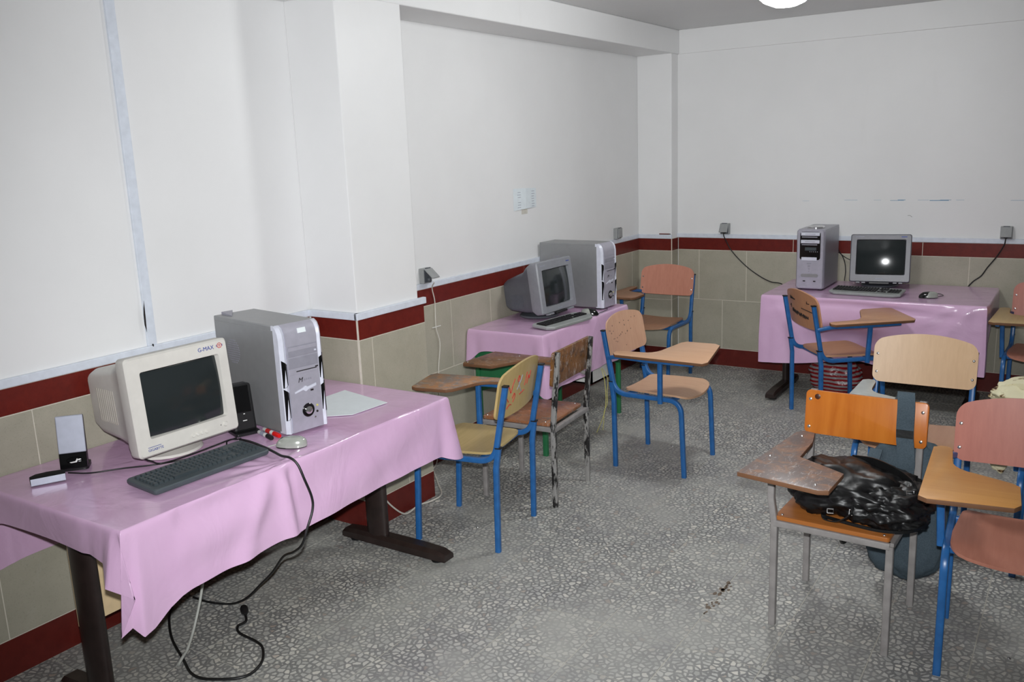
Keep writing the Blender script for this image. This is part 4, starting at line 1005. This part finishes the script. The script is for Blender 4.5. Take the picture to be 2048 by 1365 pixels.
def screw(par, p, n, r=0.0068):
    o = MB().lathe([(0, 0), (r, 0), (r * 0.85, 0.0022), (r * 0.4, 0.0034), (0, 0.0036)], 12).build('screw', 'screw', par)
    o.matrix_local = Matrix.Translation(p) @ Vector(n).to_track_quat('Z', 'Y').to_matrix().to_4x4(); return o

TAB_A = [(-0.285, 0.165), (-0.262, 0.185), (-0.232, 0.18), (-0.222, 0.15), (-0.214, 0.03)] + [(-0.214 + 0.10 * (1 - math.cos(PI / 2 * k / 6)), 0.03 - 0.10 * math.sin(PI / 2 * k / 6)) for k in range(1, 6)] + [(-0.10, -0.085), (-0.035, -0.115), (-0.012, -0.14), (-0.008, -0.30), (-0.026, -0.332), (-0.26, -0.355), (-0.287, -0.335)]

M['edge'] = plain('brown_board_edge', (112, 76, 50), 0.7)
def edge_dark(o):
    me = o.data; me.materials.append(M['edge'])
    for p in me.polygons:
        if abs(p.normal.z) < 0.5: p.material_index = 1
def chair_a(label, x, y, deg, back, seat, tab, tilt=0.0, group='blue tablet arm chairs', tab_z=0.655, back_screws=True, tdx=0.0):
    t = thing('tablet_chair', label, 'chair', (x, y, 0), math.radians(deg), group)
    a = 0.208; pr = rrect(0.025, 0.025, 0.005, 2)
    for s in (-1, 1):
        path = fillet([(s * a, 0.271, 0.772), (s * a, 0.222, 0.505), (s * a, 0.165, 0.424), (s * a, -0.150, 0.424), (s * a, -0.212, 0.0)][:1] + [(s * a, 0.205, 0.425), (s * a, -0.185, 0.425), (s * a, -0.205, 0.0)], 0.075, 8)
        fr = MB().sweep(path, pr, (1, 0, 0)).build('side_frame', 'blue', t, smooth=50)
        MB().box((s * a, 0.272, 0.774), (0.026, 0.026, 0.007)).build('tube_cap', 'cap', fr, smooth=0)
        lg = MB().sweep([(s * (a + 0.004), 0.205, 0.0), (s * (a + 0.002), 0.212, 0.40), (s * a, 0.226, 0.49)], pr, (1, 0, 0)).build('leg', 'blue', t, smooth=50)
        MB().box((s * a, 0.2265, 0.492), (0.027, 0.027, 0.006)).build('tube_cap', 'cap', lg, smooth=0)
    MB().sweep([(-a, -0.13, 0.422), (a, -0.13, 0.422)], pr, (0, 0, 1)).build('crossbar', 'blue', t)
    MB().sweep([(-a, 0.13, 0.422), (a, 0.13, 0.422)], pr, (0, 0, 1)).build('crossbar', 'blue', t)
    # seat: moulded ply, rolled front edge, wider in front
    hs = 0.197
    def lo(xx): return -0.222 + 0.030 * (xx / hs) ** 2 + corner_cut(xx, hs, 0.05)
    def hi(xx): return 0.165 - corner_cut(xx, hs, 0.035)
    def fs(xx, q):
        z = 0.447 - 0.010 * (1 - (xx / hs) ** 2) * math.cos((q - 0.02) * 4) - (0.022 * ((-q - 0.13) / 0.09) ** 2 if q < -0.13 else 0)
        return (xx * (1.0 - 0.10 * max(0, q + 0.05) / 0.2), q, z), (0, 0, 1)
    MB().board(ends_cluster(-hs, hs), lo, hi, fs, 0.011, 9).build('seat', seat, t, smooth=40)
    # backrest: curved ply with an arched top
    hb = 0.222
    def lob(xx): return 0.615 - 0.006 * (1 - (xx / hb) ** 2) + corner_cut(xx, hb, 0.035)
    def hib(xx): return 0.812 + 0.034 * (1 - (xx / hb) ** 2) - corner_cut(xx, hb, 0.04)
    def fb(xx, q):
        yy = 0.232 + (q - 0.6) * 0.185 - 0.0195 + 0.022 * (1 - (xx / hb) ** 2)
        return (xx, yy, q), (-0.0 + 0.2 * xx / hb * 0.9, -1, 0.18)
    bk = MB().board(ends_cluster(-hb, hb), lob, hib, fb, 0.010, 6).build('backrest', back, t, smooth=40)
    if back_screws:
        for s in (-1, 1):
            for q in (0.66, 0.745):
                p, n = fb(s * 0.205, q); p = Vector(p) + Vector(n).normalized() * 0.005; screw(bk, p, n)
    # writing tablet on its arm
    T = Matrix.Translation((-0.25, 0.0, tab_z)) @ Matrix.Rotation(-tilt, 4, 'Y') @ Matrix.Translation((0.25, 0.0, -tab_z))
    tb = MB().prism([(p + tdx, q) for p, q in TAB_A], tab_z, tab_z + 0.016).build('writing_tablet', tab, t, smooth=30, bevel=0.002); edge_dark(tb); tb.data.transform(T)
    for px, py in ((-0.255, 0.12), (-0.255, -0.25), (-0.06, -0.26)):
        sc = screw(tb, (px + tdx, py, tab_z + 0.016), (0, 0, 1)); sc.matrix_local = T @ sc.matrix_local
    MB().sweep(fillet([(-0.212, 0.243, tab_z - 0.030), (-0.235, 0.17, tab_z - 0.013), (-0.255, -0.02, tab_z - 0.013), (-0.245, -0.27, tab_z - 0.013)], 0.03), sq(0.022), None).build('tablet_arm', 'blue', t, smooth=50)
    MB().sweep([(-0.228, -0.075, 0.405), (-0.240, -0.08, tab_z - 0.012)], pr, (1, 0, 0)).build('tablet_post', 'blue', t, smooth=50)
    return t

TAB_B = [(-0.262, -0.41), (-0.225, 0.105), (-0.205, 0.14), (-0.16, 0.13), (-0.135, 0.02), (-0.125, -0.16), (-0.02, -0.215), (0.052, -0.255), (0.052, -0.43), (0.02, -0.445)]
def chair_b(label, x, y, deg, back, seat, tab, frame, post, tab_pts=TAB_B, group='grey tablet arm chairs'):
    t = thing('tablet_chair', label, 'chair', (x, y, 0), math.radians(deg), group)
    a = 0.198; pr = rrect(0.024, 0.024, 0.003, 2)
    for s in (-1, 1):
        MB().sweep([(s * a, 0.205, 0), (s * a, 0.203, 0.42), (s * a, 0.238, 0.80)], pr, (1, 0, 0)).build('leg', post, t, smooth=50)
        top = 0.64 if s == -1 else 0.405
        pth = [(s * a, -0.200, 0), (s * a, -0.198, 0.405)] + ([(s * a - 0.012, -0.205, 0.50), (s * a - 0.012, -0.205, top)] if s == -1 else [])
        MB().sweep(pth, pr, (1, 0, 0)).build('leg', frame, t, smooth=50)
    m = MB()
    for s in (-1, 1): m.sweep([(s * a, -0.20, 0.405), (s * a, 0.205, 0.405)], pr, (1, 0, 0))
    m.sweep([(-a, -0.20, 0.405), (a, -0.20, 0.405)], pr, (0, 0, 1)); m.sweep([(-a, 0.205, 0.405), (a, 0.205, 0.405)], pr, (0, 0, 1))
    m.build('seat_frame', frame, t, smooth=50)
    m = MB(); m.prism(rrect(0.392, 0.385, 0.012, 4), 0.418, 0.434); st = m.build('seat', seat, t, smooth=30, bevel=0.002); st.data.transform(Matrix.Translation((0, -0.012, 0)))
    for px, py in ((-0.175, -0.185), (0.175, -0.185), (-0.175, 0.15), (0.175, 0.15)): screw(st, (px, py, 0.434), (0, 0, 1), 0.005)
    R_ = Matrix.Translation((0, 0.217, 0.715)) @ Matrix.Rotation(PI / 2 - 0.09, 4, 'X')
    m = MB(); m.prism(rrect(0.445, 0.172, 0.018, 4), -0.006, 0.010); bk = m.build('backrest', back, t, smooth=30, bevel=0.002); bk.data.transform(R_)
    for px in (-0.205, 0.203):
        for pz in (-0.06, 0.05):
            sc = screw(bk, (0, 0, 0), (0, 0, 1)); sc.matrix_local = R_ @ Matrix.Translation((px, pz, 0.010))
    tb = MB().prism(tab_pts, 0.640, 0.656).build('writing_tablet', tab, t, smooth=30, bevel=0.0015); edge_dark(tb)
    for px, py in ((-0.19, 0.07), (-0.22, -0.20), (0.0, -0.40)): screw(tb, (px, py, 0.656), (0, 0, 1), 0.005)
    MB().sweep(fillet([(-0.198, 0.205, 0.60), (-0.21, 0.10, 0.629), (-0.21, -0.32, 0.629)], 0.04), sq(0.018), None).build('tablet_arm', frame, t, smooth=50)
    return t, bk

M['w1'] = wood('pale_yellow_ply', (178, 152, 98), (196, 172, 120), 'z')
M['w1s'] = wood('pale_yellow_ply_seat', (172, 150, 98), (194, 170, 118), 'x')
M['w1t'] = wood('stained_brown_ply', (156, 104, 60), (182, 130, 80), 'y', (124, 112, 104), 0.75)
M['w2'] = wood('old_brown_ply', (110, 72, 38), (136, 94, 52), 'z', (70, 52, 40), 0.4)
M['w2s'] = wood('reddish_worn_ply', (140, 88, 58), (164, 112, 76), 'y', (110, 86, 70), 0.4)
M['w3'] = wood('pinkish_beige_laminate', (190, 148, 122), (206, 166, 138), 'z')
M['w3h'] = wood('pinkish_beige_laminate_flat', (186, 146, 116), (204, 164, 132), 'y')
M['w4'] = wood('salmon_laminate', (196, 132, 112), (214, 152, 130), 'z')
M['w4h'] = wood('brown_laminate_flat', (160, 118, 92), (178, 136, 108), 'y')
M['w5'] = wood('tan_laminate', (178, 126, 94), (196, 144, 108), 'z')
M['w5h'] = wood('tan_laminate_flat', (184, 136, 104), (202, 154, 120), 'y')
M['w6'] = wood('light_tan_laminate', (206, 172, 136), (220, 188, 152), 'z', None, 0, 0.4)
M['w6g'] = plain('pale_grey_laminate', (176, 180, 178), 0.4)
M['w7'] = wood('glossy_orange_ply', (178, 92, 28), (214, 132, 52), 'z', None, 0, 0.28, 0.35)
M['w7s'] = wood('orange_brown_ply', (150, 88, 40), (182, 116, 58), 'x', None, 0, 0.3, 0.5)
M['w8'] = wood('rose_laminate', (178, 108, 94), (194, 124, 108), 'z')
M['w8h'] = wood('rose_brown_laminate', (172, 112, 94), (190, 130, 110), 'y')
M['w8t'] = wood('honey_laminate', (194, 136, 72), (210, 154, 88), 'x')
M['w9t'] = wood('pale_ochre_laminate', (186, 158, 108), (202, 174, 124), 'y')

C1 = chair_a('blue chair with red scribble on yellow backrest and paint stained tablet', 0.737, 0.262, -80.5, 'w1', 'w1s', 'w1t')
C2, C2b = chair_b('old grey chair with brown board back and chipped posts by the green desk', 0.727, 0.831, -85.7, 'w2', 'w2s', 'w2', 'grey_en', 'chipped', [(p[0] - 0.02, p[1] + 0.02) for p in TAB_B])
C3 = chair_a('blue chair with speckled beige backrest and raised tablet standing alone on the open floor', 1.156, 1.527, 89.3, 'w3', 'w3h', 'w3h', 0.17, back_screws=False)
C4 = chair_a('blue chair with salmon backrest in the room corner', 0.325, 3.245, -1.4, 'w4', 'w4h', 'w4h')
C5 = chair_a('blue chair with black graffiti on its back pulled up to the end wall table', 1.799, 2.788, 129.6, 'w5', 'w5h', 'w5h', 0.12)
C6 = chair_a('blue chair with light tan backrest and grey tablet behind the orange backed chair', 2.488, 1.225, 0.0, 'w6', 'w4h', 'w6g', tab_z=0.612, tdx=0.030)
C7, C7b = chair_b('grey chair with glossy orange board back carrying the black bag', 2.419, 0.264, -2.2, 'w7', 'w7s', 'dusty_desk', 'grey_en', 'grey_en')
C8 = chair_a('blue chair with rose backrest and honey tablet beside the bag laden chair', 2.976, 0.235, 3.2, 'w8', 'w8h', 'w8t')
C9 = chair_a('blue chair with rose back and ochre tablet beside the end wall table', 2.925, 3.19, -2.0, 'w8', 'w8h', 'w9t')
C10 = chair_a('blue chair carrying the beige bag behind the rose backed chair', 3.145, 1.10, 0.0, 'w6', 'w4h', 'w4h')

# scribbles on chair backs (ink on the board)
def scribble(par, strokes, mat, face, r=0.0022):
    """strokes in (u, v) board coordinates; face(u, v) -> point"""
    for s in strokes: MB().tube(spline([face(u, v) for u, v in s], 5), r, 5).build('graffiti_stroke', mat, par, smooth=80)
def face_back(u, v):      # rear face of a type A backrest
    q = 0.62 + v; hb = 0.222
    return (u, 0.232 + (q - 0.6) * 0.185 - 0.0195 + 0.022 * (1 - (u / hb) ** 2) + 0.0055, q)
bk1 = [c for c in C1.children if c.name.startswith('backrest')][0]
scribble(bk1, [[(0.13, 0.06), (0.155, 0.09), (0.16, 0.12), (0.14, 0.13), (0.12, 0.10), (0.11, 0.13), (0.095, 0.16)],
               [(0.14, 0.03), (0.12, 0.045), (0.10, 0.04)], [(0.10, 0.07), (0.085, 0.09), (0.075, 0.075), (0.09, 0.05)],
               [(0.065, 0.15), (0.055, 0.165), (0.045, 0.15), (0.055, 0.135), (0.065, 0.15)],
               [(0.03, 0.07), (0.0, 0.075), (-0.02, 0.08)], [(-0.05, 0.10), (-0.06, 0.14), (-0.075, 0.12), (-0.085, 0.155)], [(-0.02, 0.10), (-0.03, 0.13), (-0.035, 0.16)]], 'inkred', face_back)
scribble(bk1, [[(0.06, 0.10), (0.03, 0.14), (0.02, 0.16)], [(0.055, 0.14), (0.03, 0.10), (0.01, 0.08)]], 'inkgrey', face_back)
bk5 = [c for c in C5.children if c.name.startswith('backrest')][0]
st5 = []
for k in range(14):
    u = 0.13 - k * 0.016; v = 0.075 - 0.0015 * k; st5.append([(u, v - 0.012 * rnd.random()), (u - 0.008, v + 0.02 * rnd.random()), (u - 0.016, v - 0.01 * rnd.random()), (u - 0.02, v + 0.012)])
for k in range(5):
    u = 0.14 - k * 0.016; st5.append([(u, 0.150), (u - 0.007, 0.170 * (1 - 0.02 * k)), (u - 0.015, 0.152)])
st5 += [[(0.16, 0.10), (0.145, 0.115), (0.15, 0.09)], [(-0.10, 0.15), (-0.13, 0.152)], [(-0.10, 0.15), (-0.105, 0.165)], [(-0.02, 0.11), (-0.10, 0.105), (-0.15, 0.10)]]
scribble(bk5, st5, 'inkblack', face_back, 0.0026)
def face_front(u, v):
    q = 0.62 + v; hb = 0.222
    return Vector((u, 0.232 + (q - 0.6) * 0.185 - 0.0195 + 0.022 * (1 - (u / hb) ** 2) - 0.0052, q))
bk3 = [c for c in C3.children if c.name.startswith('backrest')][0]
m = MB()
for k in range(26):
    p = face_front(rnd.uniform(-0.19, 0.19), rnd.uniform(0.03, 0.18)); m.box(p, (0.005 + 0.004 * rnd.random(), 0.0016, 0.004 + 0.004 * rnd.random()))
M['speck'] = plain('grey_speck', (120, 98, 84), 0.6)
m.build('stain_specks', 'speck', bk3, smooth=0)
M['knot'] = plain('dark_wood_knot', (70, 34, 14), 0.4)
o = MB().lathe([(0, 0), (0.011, 0), (0.008, 0.0012), (0, 0.0014)], 14).build('knot', 'knot', C7b); o.matrix_local = Matrix.Translation((0, 0.217, 0.715)) @ Matrix.Rotation(PI / 2 - 0.09, 4, 'X') @ Matrix.Translation((-0.178, 0.062, 0.010))

# ------------------------------------------------------------------ bags
def blob(name, c, rad, mat, parent=None, nz=1.0, seed=0, amp=0.15, freq=3.0, flat=9.0, sub=4, power=2.6, fn=None):
    """lumpy soft form: superellipsoid with folds"""
    bm = bmesh.new(); bmesh.ops.create_icosphere(bm, subdivisions=sub, radius=1.0)
    for v in bm.verts:
        p = v.co.normalized()
        k = (abs(p.x) ** power + abs(p.y) ** power + abs(p.z) ** power) ** (-1 / power)
        q = p * k
        n_ = noise.noise(p * freq + Vector((seed, seed * 2.1, seed * 0.7))); n2 = abs(noise.noise(p * freq * 2.3 + Vector((seed * 1.3, 4, seed))))
        q = q * (1 + amp * n_ - amp * 0.8 * n2)
        r = Vector((q.x * rad[0], q.y * rad[1], q.z * rad[2]))
        if fn: r = fn(r)
        if r.z < -rad[2] * flat: r.z = -rad[2] * flat
        v.co = r + Vector(c)
    me = bpy.data.meshes.new(name); bm.to_mesh(me); bm.free(); me.materials.append(M[mat])
    me.polygons.foreach_set('use_smooth', [True] * len(me.polygons))
    o = bpy.data.objects.new(name, me); link(o, parent); return o

def band(name, pts, wv, th, mat, parent, n=8, side=None):
    pr = [(-wv / 2, -th / 2), (wv / 2, -th / 2), (wv / 2, th / 2), (-wv / 2, th / 2)]
    return MB().sweep(spline(pts, n), pr, side).build(name, mat, parent, smooth=50)

# black leather bag lying on the seat of the orange backed chair
bag = thing('leather_bag', 'crumpled black leather bag lying on the orange backed chair', 'bag', (2.475, 0.26, 0.434))
blob('bag_body', (-0.01, 0.004, 0.075), (0.225, 0.172, 0.092), 'leather', bag, seed=3, amp=0.20, freq=2.6, flat=0.80, sub=5, fn=lambda r: Vector((r.x, r.y, r.z * (1.0 - 0.25 * r.x / 0.22))))
blob('bag_flap', (0.085, -0.05, 0.062), (0.145, 0.13, 0.075), 'leather', bag, seed=9, amp=0.22, freq=3.1, flat=0.80, sub=5)
blob('bag_pocket', (0.155, -0.02, 0.09), (0.07, 0.075, 0.05), 'leather', bag, seed=5, amp=0.25, freq=3.4, sub=4)
blob('bag_tip', (-0.20, 0.03, 0.062), (0.075, 0.10, 0.052), 'leather', bag, seed=12, amp=0.15, freq=3.4, sub=4)
for (px, py, pz, rz, s) in ((0.005, -0.172, 0.055, 0.15, 1.0), (0.07, -0.155, 0.085, -0.1, 0.9), (-0.075, -0.158, 0.04, 0.3, 0.8), (0.17, -0.085, 0.125, 0.4, 0.9)):
    m = MB(); q = 0.013 * s
    m.tube([(-q, 0, -q * .7), (q, 0, -q * .7), (q, 0, q * .7), (-q, 0, q * .7), (-q, 0, -q * .7)], 0.0022, 6)
    b = m.build('buckle', 'chrome', bag); b.location = (px, py, pz); b.rotation_euler = (-0.5, 0, rz)
band('strap', [(0.02, -0.10, 0.125), (0.005, -0.155, 0.09), (0.0, -0.178, 0.05), (-0.04, -0.185, 0.018), (-0.085, -0.175, 0.012), (-0.10, -0.15, 0.022)], 0.022, 0.004, 'leather', bag)
band('strap', [(-0.06, 0.10, 0.155), (0.02, 0.07, 0.165), (0.10, 0.03, 0.155), (0.16, -0.02, 0.14), (0.19, -0.07, 0.115)], 0.028, 0.005, 'leather', bag)
band('zip_edge', [(-0.10, -0.165, 0.02), (0.0, -0.185, 0.018), (0.10, -0.19, 0.015), (0.185, -0.165, 0.02), (0.228, -0.11, 0.03)], 0.010, 0.006, 'leather', bag)

# denim backpack hung on the chair back
bp = thing('denim_backpack', 'dark denim backpack hung by its strap behind the orange backed chair', 'backpack', (2.575, 0.575, 0.05))
blob('bag_body', (0.0, 0.02, 0.285), (0.150, 0.085, 0.275), 'denim', bp, seed=21, amp=0.10, freq=2.2, sub=5, power=3.4)
blob('front_pocket', (0.0, 0.095, 0.17), (0.12, 0.055, 0.13), 'denim', bp, seed=17, amp=0.10, freq=2.2, sub=4, power=3.2)
band('shoulder_strap', [(-0.055, -0.01, 0.56), (-0.035, -0.045, 0.70), (-0.015, -0.058, 0.758), (-0.008, -0.090, 0.776), (0.0, -0.1235, 0.735), (0.002, -0.133, 0.63), (0.010, -0.138, 0.56), (0.012, -0.136, 0.505), (-0.004, -0.118, 0.445), (-0.022, -0.06, 0.40)], 0.060, 0.009, 'denim', bp, side=(1, 0, 0))
band('shoulder_strap', [(-0.11, -0.04, 0.53), (-0.115, -0.09, 0.48), (-0.115, -0.10, 0.40), (-0.11, -0.06, 0.34)], 0.045, 0.008, 'denim', bp, side=(1, 0, 0))
band('strap_tail', [(-0.13, -0.03, 0.36), (-0.18, -0.08, 0.27), (-0.205, -0.10, 0.21), (-0.195, -0.10, 0.165), (-0.21, -0.105, 0.145), (-0.22, -0.10, 0.175), (-0.213, -0.10, 0.21)], 0.020, 0.004, 'leather', bp)
band('strap_stitch', [(0.001, -0.1375, 0.650), (0.003, -0.1395, 0.620)], 0.058, 0.003, 'leather', bp, side=(1, 0, 0))

# beige blotched bag slung over the tablet of the chair at the edge
bb = thing('cloth_bag', 'beige cloth bag with dark blotches slumped on a chair tablet', 'bag', (2.955, 1.00, 0.672))
blob('bag_body', (0.02, 0.02, 0.050), (0.17, 0.15, 0.062), 'blotch', bb, seed=31, amp=0.18, freq=2.6, flat=0.78, sub=5)
blob('bag_flap', (-0.075, -0.185, 0.030), (0.050, 0.115, 0.022), 'blotch', bb, seed=36, amp=0.10, freq=2.6, sub=4, power=2.4)
blob('bag_tail', (-0.085, -0.285, -0.062), (0.045, 0.022, 0.118), 'blotch', bb, seed=33, amp=0.10, freq=2.6, sub=4, power=2.0)
band('strap', [(-0.10, 0.0, 0.085), (-0.04, -0.06, 0.11), (0.03, -0.10, 0.10), (0.10, -0.08, 0.10)], 0.02, 0.005, 'blotch', bb)

# striped bag under the end wall table
sb = thing('striped_bag', 'red and white striped plastic bag on the floor under the end wall table', 'bag', (1.66, 3.362, 0.0))
blob('bag_body', (0, 0, 0.12), (0.175, 0.108, 0.13), 'stripe', sb, seed=41, amp=0.12, freq=2.2, flat=0.92, sub=5)
blob('bag_neck', (0.0, 0.0, 0.245), (0.06, 0.05, 0.05), 'stripe', sb, seed=44, amp=0.3, freq=3.2, sub=4)
band('bag_handle', [(-0.04, 0, 0.27), (-0.05, 0.0, 0.32), (0.0, 0.01, 0.345), (0.05, 0.0, 0.32), (0.04, 0, 0.27)], 0.03, 0.003, 'stripe', sb)

# brown stain in the joint between floor tiles
M['stain'] = plain('brown_stain', (112, 98, 84), 0.8)
m = MB()
for k in range(34):
    q = rnd.random(); yy = 0.31 - 0.30 * q; xx = 1.9697 + rnd.gauss(0, 0.004 + 0.022 * (0.5 - abs(q - 0.55)) * (rnd.random() ** 2) * 2)
    rr = 0.002 + 0.006 * rnd.random(); n_ = 7
    pts = [(xx + rr * (0.7 + 0.6 * rnd.random()) * math.cos(2 * PI * j / n_), yy + rr * 1.8 * (0.7 + 0.6 * rnd.random()) * math.sin(2 * PI * j / n_)) for j in range(n_)]
    m.prism(pts, 0.0, 0.0009)
o = m.build('stain', 'stain', floor, smooth=0); o['kind'] = 'stuff'

# pen left on the duct of the corner pilaster
pen = thing('pen', 'short dark red pencil stub lying on the duct of the corner pilaster', 'pen', (0.20, 3.655, Z3 + 0.0045))
MB().tube([(-0.01, 0, 0), (0.075, 0, 0)], 0.0042, 6).build('barrel', 'red', pen)
MB().tube([(0.075, 0, 0), (0.086, 0, 0)], 0.0030, 6).build('tip', 'inkblack', pen)
